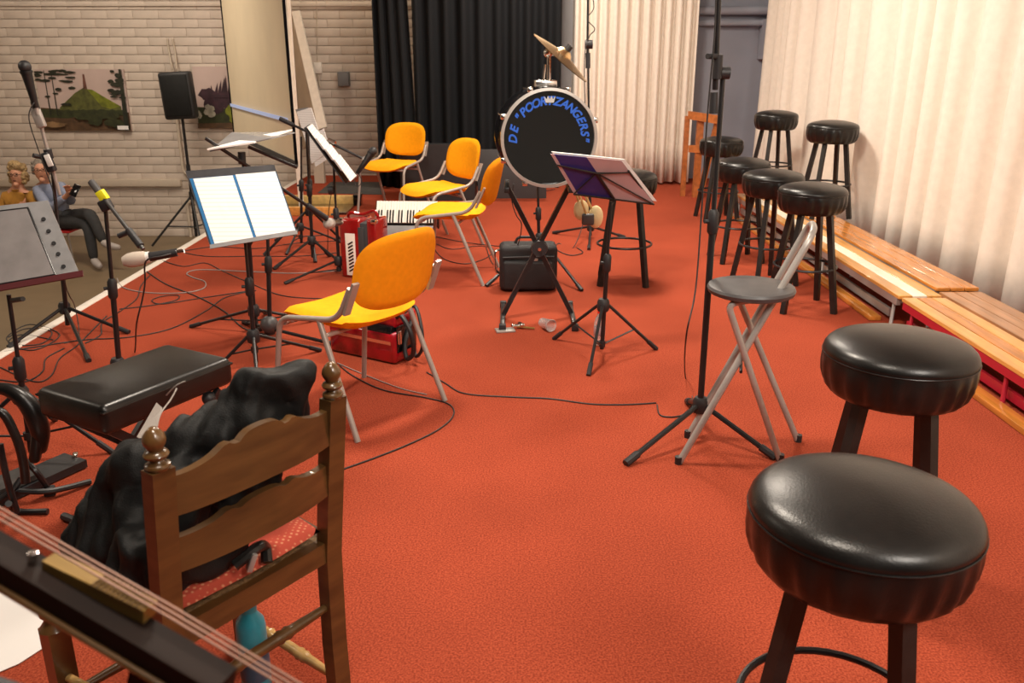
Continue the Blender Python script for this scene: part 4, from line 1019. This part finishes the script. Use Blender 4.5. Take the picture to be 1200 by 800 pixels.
# ------------------------------------------------------------------ string instrument lower left
def PT(px, py, d): r = ray(px, py).normalized(); return V((0, 0, CAMZ)) + r*d
def zither():
    a, b = PT(-70, 612, .95), PT(262, 808, .80); d = (b-a).normalized()
    t = thing('string_instrument', 'dark wooden string instrument neck with taut strings crossing the bottom left corner', 'instrument', ((a+b)/2).to_tuple()[:2]+(0,))
    side = V((-d.y, d.x, 0)).normalized(); nrm = d.cross(side).normalized()
    if nrm.z < 0: nrm = -nrm
    pw(t, 'body', MB().bar(a, lerp(a, b, 1.0), .030, .024, up=nrm), 'darkwood')
    pw(t, 'edge_strip', MB().tube([a-nrm*.012-side*.016, b-nrm*.012-side*.016], .0035, 8), 'oakedge')
    pw(t, 'lower_block', MB().bar(lerp(a, b, .74)-nrm*.022, lerp(a, b, 1.15)-nrm*.030, .030, .030, up=nrm), 'darkwood')
    br_ = MB(); p0, p1 = lerp(a, b, .37)+nrm*.014+side*.010, lerp(a, b, .715)+nrm*.021+side*.012
    pw(t, 'bridge', MB().bar(p0, p1, .016, .014, up=nrm), 'gold', label='gold coloured bridge')
    for k in range(12):
        p = lerp(p0, p1, .5+.042*k)+nrm*.0075
        pw(t, 'bridge_ridge', MB().bar(p-side*.009, p+side*.009, .0016, .0025, up=nrm), 'rush')
    for k in range(3):
        o_ = side*(.008+.0045*k)+nrm*(.032+.001*k)
        pw(t, 'string', MB().tube([a+o_, lerp(a, b, .78)+o_, lerp(a, b, 1.35)+o_*.9], .0011, 6), 'string')
    pw(t, 'tuning_peg', MB().lathe([(.0001, 0), (.004, 0), (.004, .008), (.005, .010), (.0001, .012)], lerp(a, b, .33)+nrm*.012+side*.004, nrm, 10), 'chrome')
    pw(t, 'support_post', MB().tube([lerp(a, b, .98)-nrm*.03, V((b.x, b.y-.05, .0))], .012, 10), 'blackmetal')
    pw(t, 'support_foot', MB().lathe([(.0001, 0), (.14, 0), (.14, .012), (.03, .03), (.0001, .03)], (b.x, b.y-.05, 0), n=24), 'blackmetal')
    pw(t, 'end_plate', MB().box(PT(-6, 815, .84), (.085, .02, .03), (0, R_(32), R_(10)), bev=.009, seg=3), 'greyseat', label='dull grey end plate')
zither()

# ------------------------------------------------------------------ strap rack and pedal at the left edge
def loops():
    c = G(20, 560); t = thing('padded_straps', 'pair of black padded strap loops standing up at the left edge', 'straps', (c.x, c.y, 0))
    def flat_loop(pts, r):
        P = spline(pts, 8); n = len(P)
        rs = r or [.014+.018*math.sin(PI*min(1, (i/n)**1.6)) for i in range(n)]
        pw(t, 'band', MB().tube(P, rs, 12), 'leather')
    flat_loop([PY(-40, 470, 2.55), PY(0, 455, 2.6), PY(30, 470, 2.6), PY(46, 500, 2.6), PY(48, 528, 2.62)], None)
    flat_loop([PY(-30, 490, 2.5), PY(0, 482, 2.5), PY(18, 510, 2.5), PY(27, 540, 2.5), PY(30, 565, 2.5)], .014)
    pw(t, 'ear_pad', MB().box(PY(43, 520, 2.6), (.035, .05, .13), (0, .25, .3), bev=.015, seg=3), 'leather')
    pw(t, 'buckle', MB().box(PY(30, 562, 2.5), (.02, .015, .02), bev=.003), 'chrome')
loops()
def pedal():
    a, b = G(-30, 585, .04), G(88, 533, .04); t = thing('foot_pedal', 'flat black foot pedal with chrome end clip, lower left', 'pedal', tuple((a+b)/2)[:2]+(0,))
    d = (b-a).normalized(); s_ = V((-d.y, d.x, 0))
    pw(t, 'base', MB().bar(a-V((0, 0, .02)), b-V((0, 0, .02)), .13, .03, up=(0, 0, 1)), 'blackplastic')
    pw(t, 'tread', MB().bar(a+V((0, 0, .01)), lerp(a, b, .55)+V((0, 0, .01)), .11, .02, up=(0, 0, 1)), 'matgrey')
    pw(t, 'end_clip', MB().box(b+V((0, 0, -.012)), (.02, .05, .03), (0, 0, .4), bev=.004), 'chrome', label='chrome end clip')
pedal()
def lowstand():
    c = G(22, 575); t = thing('instrument_stand', 'low black tubular instrument stand with bent feet, left of the coat', 'stand', (c.x, c.y, 0))
    for nm, pts in (('foot_tube', [G(10, 590, .10), G(12, 592, .05), G(22, 599, .012), G(56, 599, .012)]), ('foot_tube', [G(25, 560, .09), G(10, 578, .05), G(-25, 600, .012)]), ('side_arm', [G(30, 540, .14), G(42, 552, .11), G(56, 572, .03)]), ('side_arm', [G(22, 575, .05), G(60, 575, .03), G(106, 564, .012)]), ('upright', [G(20, 600, .02), G(8, 560, .16), G(0, 520, .28)])):
        pw(t, nm, MB().tube(spline(pts, 6), .011, 8), 'blackmetal')
    pw(t, 'rubber_foot', MB().box(G(58, 575, .02), (.04, .03, .035), (0, 0, .5), bev=.006), 'blackplastic')
lowstand()

# ------------------------------------------------------------------ cables on the floor
fl = 'cables lying on the red carpet'
cable('black cable curving from under the nearest orange chair towards the wooden chair', fc([(398, 551), (440, 536), (480, 520), (514, 503), (531, 487), (527, 474), (500, 466), (450, 457), (415, 441), (398, 428)]))
cable('black cable running right from the nearest orange chair to the tall microphone stand', fc([(500, 436), (522, 449), (545, 461), (600, 465), (645, 467), (690, 473), (730, 474), (769, 472)]))
cable('long grey white cable bending on the carpet behind the white pages', fc([(137, 326), (145, 337), (175, 343), (215, 343), (238, 338), (240, 330), (226, 325), (219, 320), (235, 316), (290, 318), (345, 320), (400, 317)]), .004, 'cable2')
cable('dark cable crossing from the stage edge to the ball hub stand', fc([(172, 318), (195, 333), (230, 347), (262, 364), (285, 384), (312, 392)]), .0045)
cable('black cable from the microphone base sweeping to the stage edge', fc([(300, 340), (265, 348), (240, 365), (200, 385), (150, 395), (100, 398), (50, 405), (5, 412)]))
cable('dark looping cable near the stage edge behind the padded bench', fc([(176, 322), (165, 335), (160, 350), (140, 365), (120, 378), (118, 392), (100, 402)]))
cable('black cable loop lying below the beige foam microphone', fc([(140, 362), (175, 358), (205, 352), (209, 346), (190, 347), (178, 352), (190, 356), (230, 350), (290, 341)]))
cable('black cable running under the white pages towards the back stands', fc([(200, 292), (240, 300), (300, 300), (350, 300), (395, 296)]))
cable('wavy dark cable behind the white pages along the stage edge', fc([(190, 305), (215, 312), (240, 308), (262, 318), (290, 330), (330, 346), (380, 350)]))
cable('dark cable from the stage edge to the cluster of stands', fc([(205, 296), (250, 289), (300, 291), (345, 285), (395, 282)]))
cable('coiled black cable at the stage edge by the leftmost stand base', fc([(10, 395), (30, 385), (60, 388), (50, 402), (20, 404), (8, 395), (35, 380), (70, 392), (40, 410), (10, 402), (25, 392), (62, 398)]))
cable('black cable trailing along the left below the metal desk', fc([(0, 430), (40, 447), (60, 440), (70, 420), (90, 405), (110, 385), (125, 370)]))
cable('dark cable beside the padded bench at left', fc([(0, 445), (30, 447), (50, 435), (54, 420), (75, 408)]))
cable('black cable from the accordions behind the yellow chairs to the bag', fc([(508, 290), (520, 303), (545, 309), (570, 302), (578, 292), (560, 288), (530, 292), (512, 286)]))
cable('thin dark cable between the yellow chairs and the bag', fc([(505, 276), (540, 283), (580, 288), (610, 290)]))
cable('dark cable lying on the carpet in front of the shoulder bag', fc([(570, 290), (575, 305), (585, 320), (578, 330)]))
cable('thin grey cable under the nearest orange chair', fc([(395, 425), (430, 440), (470, 455), (500, 462)]), .0025, 'cable2')
cable('thin reddish cable on the carpet before the black loudspeaker', fc([(572, 222), (600, 228), (625, 226), (650, 222)]), .006, 'rednavy')
cable('black cable falling beside the X stand behind the drum', [PY(602, 215, 5.6), PY(600, 235, 5.6), PY(605, 252, 5.6), PY(611, 262, 5.6), PY(609, 280, 5.6), PY(604, 292, 5.62)], .004, group=None)

# ------------------------------------------------------------------ back of stage
amp = thing('floor_loudspeaker', 'dark slanted loudspeaker box behind the bass drum', 'loudspeaker', (-.02, 9.75, 0))
pw(amp, 'cabinet', MB().prism([(-.30, 0), (.32, 0), (.24, .56), (-.30, .60)], (-.40, 9.62, 0), (0, 1, 0), (0, 0, 1), .80), 'blackplastic')
pw(amp, 'grille', MB().box((0, 9.29, .29), (.74, .012, .52), bev=.004), 'strapgrey')
gx = G(640, 225)
solo('floor_mat', MB().quadslab([G(372, 226, .004), G(452, 228, .004), G(446, 213, .004), G(388, 213, .004)], .004), 'matgrey', 'dark grey rubber mat on the carpet by the pale wall', 'mat', tuple(G(410, 220)))
lb = thing('low_bench', 'low yellow wooden bench behind the cluster of stands', 'bench', (-2.05, 8.7, 0))
pw(lb, 'front_board', MB().span((-2.48, 8.40, 0), (-1.72, 8.46, .085), bev=.004), 'pine')
pw(lb, 'rear_board', MB().span((-2.42, 9.0, 0), (-1.66, 9.05, .105), bev=.004), 'yellowwood')
pw(lb, 'gap_shade', MB().span((-2.42, 8.46, 0), (-1.64, 9.0, .02)), 'black')  # black sheet put in for the shade between the two boards
pw(lb, 'end_cap', MB().span((-1.66, 8.98, 0), (-1.58, 9.10, .115), bev=.006).span((-2.50, 8.98, 0), (-2.42, 9.10, .115), bev=.006), 'black', label='black end caps')

# projection screen, seen from the rear at left
SR, SL = V((-1.88, 7.6, 0)), V((-3.34, 10.6, 0)); zb = .60
zR = PY(348, 192, 7.6).z; zL = PY(276, 158, 10.6).z
t = thing('projection_screen', 'tall beige projection screen hanging beside the stage edge', 'screen', ((SR.x+SL.x)/2, (SR.y+SL.y)/2, zR))
def vz(p, z): return V((p.x, p.y, z))
pw(t, 'cloth', MB().quadslab([vz(SL, zL), vz(SR, zR), vz(SR, 3.5), vz(SL, 3.5)], .004), 'screen')
pw(t, 'bottom_bar', MB().bar(vz(SL, zL), vz(SR, zR), .03, .045), 'strapgrey', label='dark bottom bar')
for S, z in ((SL, zL), (SR, zR)): pw(t, 'edge_strip', MB().bar(vz(S, z), vz(S, 3.5), .025, .012, up=(0, 1, 0)), 'black')
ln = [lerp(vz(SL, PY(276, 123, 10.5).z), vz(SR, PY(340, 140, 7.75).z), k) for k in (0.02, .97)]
pw(t, 'projected_glow_strip', MB().bar(ln[0]+V((-.022, -.011, 0)), ln[1]+V((-.022, -.011, 0)), .004, .035, up=(0, 0, 1)), 'blueglow', label='pale blue glowing strip for projected light')  # glowing strip in place of light thrown on the cloth
pw(t, 'roller_case', MB().bar(vz(SL, 3.52), vz(SR, 3.52), .10, .10), 'whitepaint')
# white posts right of the screen and leaning panel
for (x0_, y0_, x1_, y1_, Y, w_, lb_) in ((333, 12, 345, 150, 8.6, .035, 'slim white post directly beside the right edge of the projection screen'), (340, 30, 353, 225, 8.7, .03, 'slim white post between the projection screen and the leaning panel')):
    a, b = PY(x0_, y0_, Y), PY(x1_, y1_, Y); d = (b-a); k = (0-a.z)/d.z; k2 = (2.2-a.z)/d.z
    solo('white_post', MB().bar(a+d*k2, a+d*k, w_, w_, up=(0, 1, 0)), 'whitepaint', lb_, 'post', tuple(a+d*k))
lp = thing('leaning_panel', 'pale grey panel leaning against the wall left of the wall box', 'panel', (-2.6, 10.9, 0))
Yp = 10.9
A, B, D_, C_ = PY(343, 15, Yp), PY(352, 13, Yp), PY(374, 152, Yp-.25), PY(384, 149, Yp-.25)
pw(lp, 'front_edge', MB().quadslab([A, B, C_, D_], .05), 'whitepaint')
A2, D2 = PY(338, 30, Yp+.35), PY(357, 175, Yp+.2)
pw(lp, 'shadow_slab', MB().quadslab([A2, A, D_, D2], .02), 'brick')  # wall-coloured slab put where the panel's shadow falls on the wall
E = D_+V((.0, .1, 0)); 
pw(lp, 'rest_foot', MB().span((D_.x-.1, Yp-.25, 0), (D_.x+.02, Yp-.15, D_.z+.02)), 'pipe')
wbx = solo('wall_box', MB().span(PY(396, 101, WY-.15), PY(410, 84, WY-.02), bev=.01), 'box', 'small grey box mounted on the pale wall', 'box', tuple(PY(403, 92, WY-.1)))
sk = thing('wall_socket', 'white double socket with a wire on the pale wall', 'socket', tuple(PY(373, 79, WY-.03)))
pw(sk, 'plate', MB().span(PY(368, 86, WY-.06), PY(377, 73, WY-.02), bev=.006), 'whitepaint')
pw(sk, 'wire', MB().tube([PY(371, -10, WY-.03), PY(372, 74, WY-.03)], .006, 6).tube([PY(372, 86, WY-.03), PY(375, 102, WY-.03)], .012, 6), 'pipe')

# wall prints
def wallprint(label, tl, br, kind):
    Y = WY-.06; a = PY(*tl, Y); b = PY(*br, Y); a.x = (PY(tl[0], tl[1], Y).x + PY(tl[0]+10, br[1], Y).x)/2
    x0_, x1_, z0_, z1_ = a.x, b.x, b.z, a.z; Wp, Hp = x1_-x0_, z1_-z0_
    t = thing('wall_print', label, 'picture', ((x0_+x1_)/2, Y, z0_))
    pw(t, 'board', MB().span((x0_, Y, z0_), (x1_, Y+.03, z1_)), 'print_sky')
    mb = MB(); k = [0]
    def poly(pts, ci):
        mb.cur = ci; k[0] += 1
        mb.prism([(p[0]*Wp, p[1]*Hp) for p in pts], (x0_, Y-.0006*k[0], z0_), (1, 0, 0), (0, 0, 1), -.0004)
    rr = random.Random(11)
    def blob(cx, cy, rx, ry, ci, n=14):
        poly([(min(1, max(0, cx+rx*math.cos(2*PI*i/n)*rr.uniform(.75, 1.15))), min(1, max(0, cy+ry*math.sin(2*PI*i/n)*rr.uniform(.75, 1.15)))) for i in range(n)], ci)
    if kind == 0:
        poly([(0, 0), (1, 0), (1, .30), (.85, .32), (.5, .34), (.2, .36), (0, .38)], 0)      # brown ground
        poly([(0, .22), (.3, .2), (.45, .25), (.4, .33), (0, .36)], 3)
        poly([(.22, .38), (.42, .62), (.52, .70), (.62, .66), (.80, .50), (.92, .40), (.92, .33), (.22, .33)], 1)
        poly([(.56, .68), (.62, .67), (.78, .52), (.92, .40), (.80, .36), (.70, .40)], 2)
        poly([(.52, .68), (.565, .68), (.555, .92), (.535, .92)], 4)
        for i in range(9): blob(.1+.1*i, .30, .08, .05, 3)
        for x in (.10, .18): poly([(x, .25), (x+.015, .25), (x+.012, .98), (x+.003, .98)], 5)
        for i in range(22): blob(rr.uniform(.02, .42), .98-abs(rr.gauss(0, .2)), rr.uniform(.03, .08), rr.uniform(.012, .03), 5, 8)
        poly([(.93, 0), (.99, 0), (.985, 1), (.955, 1)], 5)
        for i in range(14): blob(rr.uniform(.84, .98), rr.uniform(.5, .98), rr.uniform(.03, .07), rr.uniform(.015, .04), 5, 8)
        for i in range(8): blob(rr.uniform(.45, .98), rr.uniform(.08, .26), .09, .07, 3)
        blob(.15, .10, .14, .05, 6)
        poly([(.86, .02), (.985, .02), (.985, .085), (.86, .085)], 7)
    else:
        poly([(0, 0), (1, 0), (1, .3), (0, .35)], 3)
        for i in range(10): blob(rr.uniform(.2, .85), rr.uniform(.30, .55), .16, .12, 8)
        for i in range(10): 
            x = .25+.06*i; poly([(x, .5), (x+.08, .5), (x+.06+rr.uniform(-.03, .05), .88-abs(.5-x)*.7)], 8)
        for i in range(10): blob(rr.uniform(.55, .95), rr.uniform(.15, .45), .08, .10, 2)
        for i in range(8): blob(rr.uniform(.02, .3), rr.uniform(.15, .35), .05, .05, 9)
        poly([(0, 0), (1, 0), (1, .10), (0, .08)], 0)
    pw(t, 'print', mb, ['print_brown', 'print_green', 'print_lime', 'print_dkgreen', 'print_stone', 'print_dark', 'print_sand', 'paper', 'print_purple', 'print_pale'])
for n_, c_ in dict(sky=(.52, .40, .36), brown=(.085, .045, .02), green=(.085, .09, .02), lime=(.16, .18, .012), dkgreen=(.03, .035, .010), stone=(.13, .05, .035), dark=(.018, .02, .010), sand=(.22, .13, .06), purple=(.035, .012, .02), pale=(.30, .28, .22)).items():
    M['print_'+n_] = mat('print_'+n_, c_, .6, var=.06 if n_ == 'sky' else .35, vscale=3 if n_ == 'sky' else 14)
wallprint('large landscape print of a green mound with obelisk between trees on the wall', (41, 81), (154, 153), 0)
wallprint('print of a dark purple plant partly behind the projection screen', (224, 78), (300, 150), 1)

# hall loudspeaker on tripod
sp = PY(212, 140, 10.9); c = V((sp.x+.02, 10.9, HZ))
t = thing('speaker_stand', 'black tripod stand under the hall loudspeaker', 'stand', tuple(c))
pw(t, 'pole', MB().tube([c+V((0, 0, .1)), V((c.x, c.y, sp.z+.05))], .018, 10), 'blackmetal')
for fx, fy in ((-.50, -.2), (.22, -.45), (.25, .35)):
    pw(t, 'leg', MB().tube([c+V((0, 0, .62)), c+V((fx, fy, .015))], .014, 8), 'blackmetal')
    pw(t, 'brace', MB().tube([c+V((0, 0, .22)), c+V((fx*.6, fy*.6, .25))], .010, 8), 'blackmetal')
pw(t, 'collar', MB().tube([c+V((0, 0, .57)), c+V((0, 0, .67))], .03, 10).tube([c+V((0, 0, .9)), c+V((0, 0, 1.0))], .026, 10), 'blackplastic')
a, b = PY(188, 140, 10.8), PY(229, 84, 10.8)
t = thing('loudspeaker', 'black loudspeaker on the tripod stand in the hall, between the two prints', 'loudspeaker', (c.x, 10.9, a.z))
cx, cz = (a.x+b.x)/2+.0, (a.z+b.z)/2; wh, hh = (b.x-a.x)/2-.055, (b.z-a.z)/2
pw(t, 'cabinet', MB().box((cx-.02, 10.88, cz), (2*wh, .16, 2*hh), (0, R_(-3), 0), bev=.035, seg=3), 'blackplastic')
pw(t, 'grille', MB().box((cx-.02, 10.795, cz), (2*wh-.06, .02, 2*hh-.08), (0, R_(-3), 0), bev=.01), 'blackcloth')
cable('left of the two thin conduits running up the wall above the hall loudspeaker', [PY(196, 45, WY-.04), PY(198, 60, WY-.04), PY(202, 82, WY-.1)], .012, 'pipe', group=None)
cable('right of the two thin conduits running up the wall above the hall loudspeaker', [PY(202, 45, WY-.04), PY(205, 60, WY-.04), PY(207, 82, WY-.1)], .012, 'pipe', group=None)
# brown wooden chair far right behind
t = thing('wooden_chair', 'orange brown wooden chair back by the grey wall, behind the farthest stool', 'chair', (2.05, 9.6, 0))
Yc = 9.6
pw(t, 'top_rail', MB().quadslab([PY(808, 130, Yc), PY(843, 135, Yc-.2), PY(843, 145, Yc-.2), PY(808, 139, Yc)], .04), 'orangewood')
pw(t, 'middle_rail', MB().quadslab([PY(808, 170, Yc), PY(828, 170, Yc-.1), PY(828, 179, Yc-.1), PY(808, 178, Yc)], .035), 'orangewood')
for x in (821,):
    a = PY(x, 136, Yc-.02); pw(t, 'post', MB().span((a.x-.035, Yc-.06, 0), (a.x+.035, Yc, a.z)), 'orangewood')
a = PY(841, 142, Yc-.15); pw(t, 'post', MB().bar((a.x, Yc-.15, a.z), (a.x-.12, Yc-.05, 0), .06, .05), 'orangewood')
a = PY(806, 136, Yc+.05); pw(t, 'post', MB().span((a.x-.03, Yc+.02, 0), (a.x+.02, Yc+.07, a.z)), 'orangewood')

# ------------------------------------------------------------------ people in the hall
def skin(verts, edges, radii, sub=1, root=0):
    me = bpy.data.meshes.new('sk'); me.from_pydata([V(v) for v in verts], edges, [])
    o = bpy.data.objects.new('sk', me); C.objects.link(o)
    m = o.modifiers.new('skin', 'SKIN'); m.use_smooth_shade = True
    for i, r in enumerate(radii):
        sv = me.skin_vertices[0].data[i]; sv.radius = (r, r) if not isinstance(r, tuple) else r; sv.use_root = (i == root)
    s_ = o.modifiers.new('sub', 'SUBSURF'); s_.levels = sub; s_.render_levels = sub
    bpy.context.view_layer.update()
    r = bpy.data.meshes.new_from_object(o.evaluated_get(bpy.context.evaluated_depsgraph_get()))
    mb = MB(); mb.add([v.co.copy() for v in r.vertices], [tuple(p.vertices) for p in r.polygons])
    bpy.data.objects.remove(o); bpy.data.meshes.remove(me); bpy.data.meshes.remove(r); return mb
def person(label, J, shirt, hair, shoe, hl='short', glasses=True, phone=None, face=V((0, -1, 0))):
    """J: dict of joints in world coordinates"""
    t = thing('person', label, 'person', (J['hip'].x, J['hip'].y, HZ))
    names = ['hip', 'waist', 'chest', 'neck', 'skull', 'crown', 'sl', 'el', 'wl', 'sr', 'er', 'wr', 'hl', 'kl', 'al', 'hr', 'kr', 'ar']
    rad = dict(hip=.115, waist=.11, chest=.12, neck=.052, skull=.082, crown=.085, sl=.055, el=.042, wl=.028, sr=.055, er=.042, wr=.028, hl=.085, kl=.058, al=.038, hr=.085, kr=.058, ar=.038)
    ed = [('hip', 'waist'), ('waist', 'chest'), ('chest', 'neck'), ('neck', 'skull'), ('skull', 'crown'), ('chest', 'sl'), ('sl', 'el'), ('el', 'wl'), ('chest', 'sr'), ('sr', 'er'), ('er', 'wr'), ('hip', 'hl'), ('hl', 'kl'), ('kl', 'al'), ('hip', 'hr'), ('hr', 'kr'), ('kr', 'ar')]
    f = face.normalized(); rt = V((f.y, -f.x, 0))
    vs_ = [J[n] for n in names]; E_ = [(names.index(a), names.index(b)) for a, b in ed]; rs = [rad[n] for n in names]
    # hands with five fingers each
    for wn, en in (('wl', 'el'), ('wr', 'er')):
        d = (J[wn]-J[en]).normalized(); side = d.cross(V((0, 0, 1))).normalized(); wi = names.index(wn)
        palm = len(vs_); vs_.append(J[wn]+d*.055); rs.append((.034, .020)); E_.append((wi, palm))
        for q in range(5):
            o_ = (q-1.5)*.018 if q < 4 else -.045; ln = (.075, .085, .08, .062, .045)[q]
            p = len(vs_); vs_ += [J[wn]+d*(.085 if q < 4 else .05)+side*o_, J[wn]+d*((.085 if q < 4 else .05)+ln*.6)+side*o_*1.1-V((0, 0, .012)), J[wn]+d*((.085 if q < 4 else .05)+ln)+side*o_*1.05-V((0, 0, .035))]
            rs += [.010, .009, .008]; E_ += [(palm, p), (p, p+1), (p+1, p+2)]
    body = skin(vs_, E_, rs)
    pw(t, 'body', body, 'skin', ang=180)
    hd = (J['skull']+J['crown'])/2
    # face details
    pw(t, 'face', MB().ball(hd+f*.018-V((0, 0, .02)), 1, (.074, .082, .112)).ball(hd+f*.094-V((0, 0, .025)), .011, (.9, 1.2, 1.5)).ball(hd+f*.078-V((0, 0, .11)), .03), 'skin', ang=180)
    pw(t, 'mouth', MB().ball(hd+f*.092-V((0, 0, .068)), 1, (.022, .008, .005)), 'rednavy')
    for s_ in (-1, 1):
        pw(t, 'eye', MB().ball(hd+f*.088+rt*.030*s_+V((0, 0, .002)), .009), 'black')
        pw(t, 'ear', MB().ball(hd+rt*.080*s_-V((0, 0, .015)), 1, (.012, .02, .032)), 'skin')
    if glasses:
        g = MB()
        for s_ in (-1, 1): g.tube([hd+f*.102+rt*(.031*s_+.024*math.cos(a*PI/6))+V((0, 0, .002+.019*math.sin(a*PI/6))) for a in range(12)], .0028, 5, True)
        g.tube([hd+f*.105-rt*.008, hd+f*.105+rt*.008], .0028, 5)
        for s_ in (-1, 1): g.tube([hd+f*.10+rt*.056*s_, hd+rt*.082*s_], .0025, 5)
        pw(t, 'glasses', g, 'black')
    hm = MB(); rr = random.Random(4)
    if hl == 'bob':
        for i in range(60):
            a = rr.uniform(0, 2*PI); z = rr.uniform(-.10, .12); dv_ = f*math.cos(a)+rt*math.sin(a)
            if math.cos(a) > .45 and z < .055: continue
            k = math.sqrt(max(.05, 1-(max(z, 0)/.135)**2)); hm.ball(hd+dv_*(.079*k)+V((0, 0, z)), rr.uniform(.03, .045), n=6)
        hm.ball(hd+V((0, 0, .06))-f*.01, 1, (.09, .09, .07))
    else:
        hm.ball(hd+V((0, 0, .035))-f*.022, 1, (.092, .095, .095))
        for i in range(26):
            a = rr.uniform(.9, 2*PI-.9); z = rr.uniform(-.05, .08); dv_ = f*math.cos(a)+rt*math.sin(a)
            hm.ball(hd+dv_*.080+V((0, 0, z)), .025, n=6)
    pw(t, 'hair', hm, hair, ang=180)
    # clothing
    def sub(ns, k=1.18, add=.008, tips=None):
        vv = [J[n] if not (tips and n in tips) else tips[n] for n in ns]
        ee = [(ns.index(a), ns.index(b)) for a, b in ed if a in ns and b in ns]
        return skin(vv, ee, [rad[n]*k+add for n in ns])
    nk = lerp(J['chest'], J['neck'], .72)
    top = sub(['waist', 'hip', 'chest', 'neck', 'sl', 'el', 'wl', 'sr', 'er', 'wr'], 1.12, .012, {'neck': nk, 'wl': lerp(J['el'], J['wl'], .9), 'wr': lerp(J['er'], J['wr'], .9)})
    pw(t, 'top', top, shirt, ang=180)
    pw(t, 'collar', MB().tube([nk+f*.055*math.cos(a*PI/8)+rt*.06*math.sin(a*PI/8)+V((0, 0, .01)) for a in range(16)], .012, 6, True), shirt)
    pw(t, 'trousers', sub(['hip', 'hl', 'kl', 'al', 'hr', 'kr', 'ar'], 1.1, .012), 'trouser', ang=180)
    for an, kn, tn in (('al', 'kl', 'tl'), ('ar', 'kr', 'tr')):
        d = (J[tn]-J[an]); d = d.normalized()
        s2 = skin([J[an]-d*.03+V((0, 0, .02)), J[an]+d*.06-V((0, 0, .02)), J[an]+d*.15-V((0, 0, .03)), J[an]+d*.20-V((0, 0, .035))], [(0, 1), (1, 2), (2, 3)], [.045, .048, .042, .028])
        pw(t, 'shoe', s2, shoe, ang=180)
    if phone is not None:
        solo('mobile_phone', MB().box(phone, (.075, .012, .14), (R_(-25), R_(25), 0), bev=.004), 'black', 'dark phone in the hands of the seated man', 'phone', tuple(phone))
    return t
Yw = 9.95
woman = dict(hip=PY(24, 262, Yw+.05), waist=PY(23, 250, Yw+.02), chest=PY(22, 234, Yw), neck=PY(21, 219, Yw), skull=PY(21, 208, Yw-.01), crown=PY(21, 199, Yw), sl=PY(7, 230, Yw+.02), el=PY(2, 252, Yw-.05), wl=PY(12, 262, Yw-.25), sr=PY(37, 230, Yw), er=PY(48, 251, Yw-.05), wr=PY(40, 262, Yw-.25))
h = woman['hip']
woman.update(hl=h+V((-.08, -.08, -.02)), kl=h+V((-.02, -.48, .02)), hr=h+V((.10, -.08, -.02)), kr=h+V((.28, -.42, .02)))
woman['al'] = V((h.x-.0, h.y-.5, HZ+.09)); woman['tl'] = woman['al']+V((.1, -.3, 0))
woman['ar'] = V((h.x+.62, h.y-.42, HZ+.12)); woman['tr'] = woman['ar']+V((.25, -.2, -.06))
person('seated woman in a mustard jumper with glasses and short blond hair', woman, 'mustard', 'hairblond', 'shoeblack', 'bob', True)
Ym = 9.95
fm = V((.35, -.94, 0))
man = dict(hip=PY(68, 254, Ym+.1), waist=PY(64, 242, Ym+.07), chest=PY(57, 227, Ym+.02), neck=PY(52, 213, Ym), skull=PY(50, 203, Ym-.05), crown=PY(47, 193, Ym-.05), sl=PY(43, 222, Ym-.06), el=PY(58, 246, Ym-.18), wl=PY(78, 229, Ym-.30), sr=PY(72, 219, Ym+.02), er=PY(84, 237, Ym-.12), wr=PY(80, 224, Ym-.28))
h = man['hip']
man.update(hl=h+V((-.02, -.12, -.02)), hr=h+V((.08, -.02, -.02)), kl=PY(103, 262, 9.62), kr=PY(106, 250, 9.6))
man['al'] = V((PY(107, 300, 9.5).x, 9.55, HZ+.09)); man['tl'] = man['al']+V((.18, -.2, -.0))
man['ar'] = PY(122, 285, 9.5); man['tr'] = man['ar']+V((.3, -.05, -.02))
person('seated man in a pale blue shirt with crossed legs, looking at his phone', man, 'blueshirt', 'hairgrey', 'shoe', 'short', True, PY(88, 223, Ym-.42), fm)
for nm, hx, lbl in (('hall_chair', man['hip'], 'red hall chair under the seated man'), ('hall_chair', woman['hip'], 'red hall chair under the seated woman')):
    c = V((hx.x+.03, hx.y, HZ)); sz = hx.z-.125
    t = thing('hall_chair', lbl, 'chair', tuple(c))
    pw(t, 'seat', MB().box((c.x, c.y-.08, sz), (.46, .42, .03), bev=.012), 'redseat')
    mn = 'man' in lbl and 'woman' not in lbl
    if mn: pw(t, 'backrest', MB().box((c.x-.22, c.y-.02, sz+.20), (.025, .40, .14), (0, R_(-8), 0), bev=.01), 'redseat')
    else: pw(t, 'backrest', MB().box((c.x, c.y+.22, sz+.30), (.40, .025, .22), (R_(-8), 0, 0), bev=.01), 'redseat')
    for sx in (-1, 1):
        for sy in (-.26, .12): pw(t, 'leg', MB().tube([(c.x+sx*.19, c.y+sy, sz), (c.x+sx*.21, c.y+sy*1.05, HZ)], .011, 8), 'greytube')
        pw(t, 'back_post', MB().tube([(c.x-.2, c.y-.05+sx*.17, sz), (c.x-.24, c.y-.02+sx*.17, sz+.26)] if mn else [(c.x+sx*.19, c.y+.12, sz), (c.x+sx*.19, c.y+.23, sz+.38)], .011, 8), 'greytube')
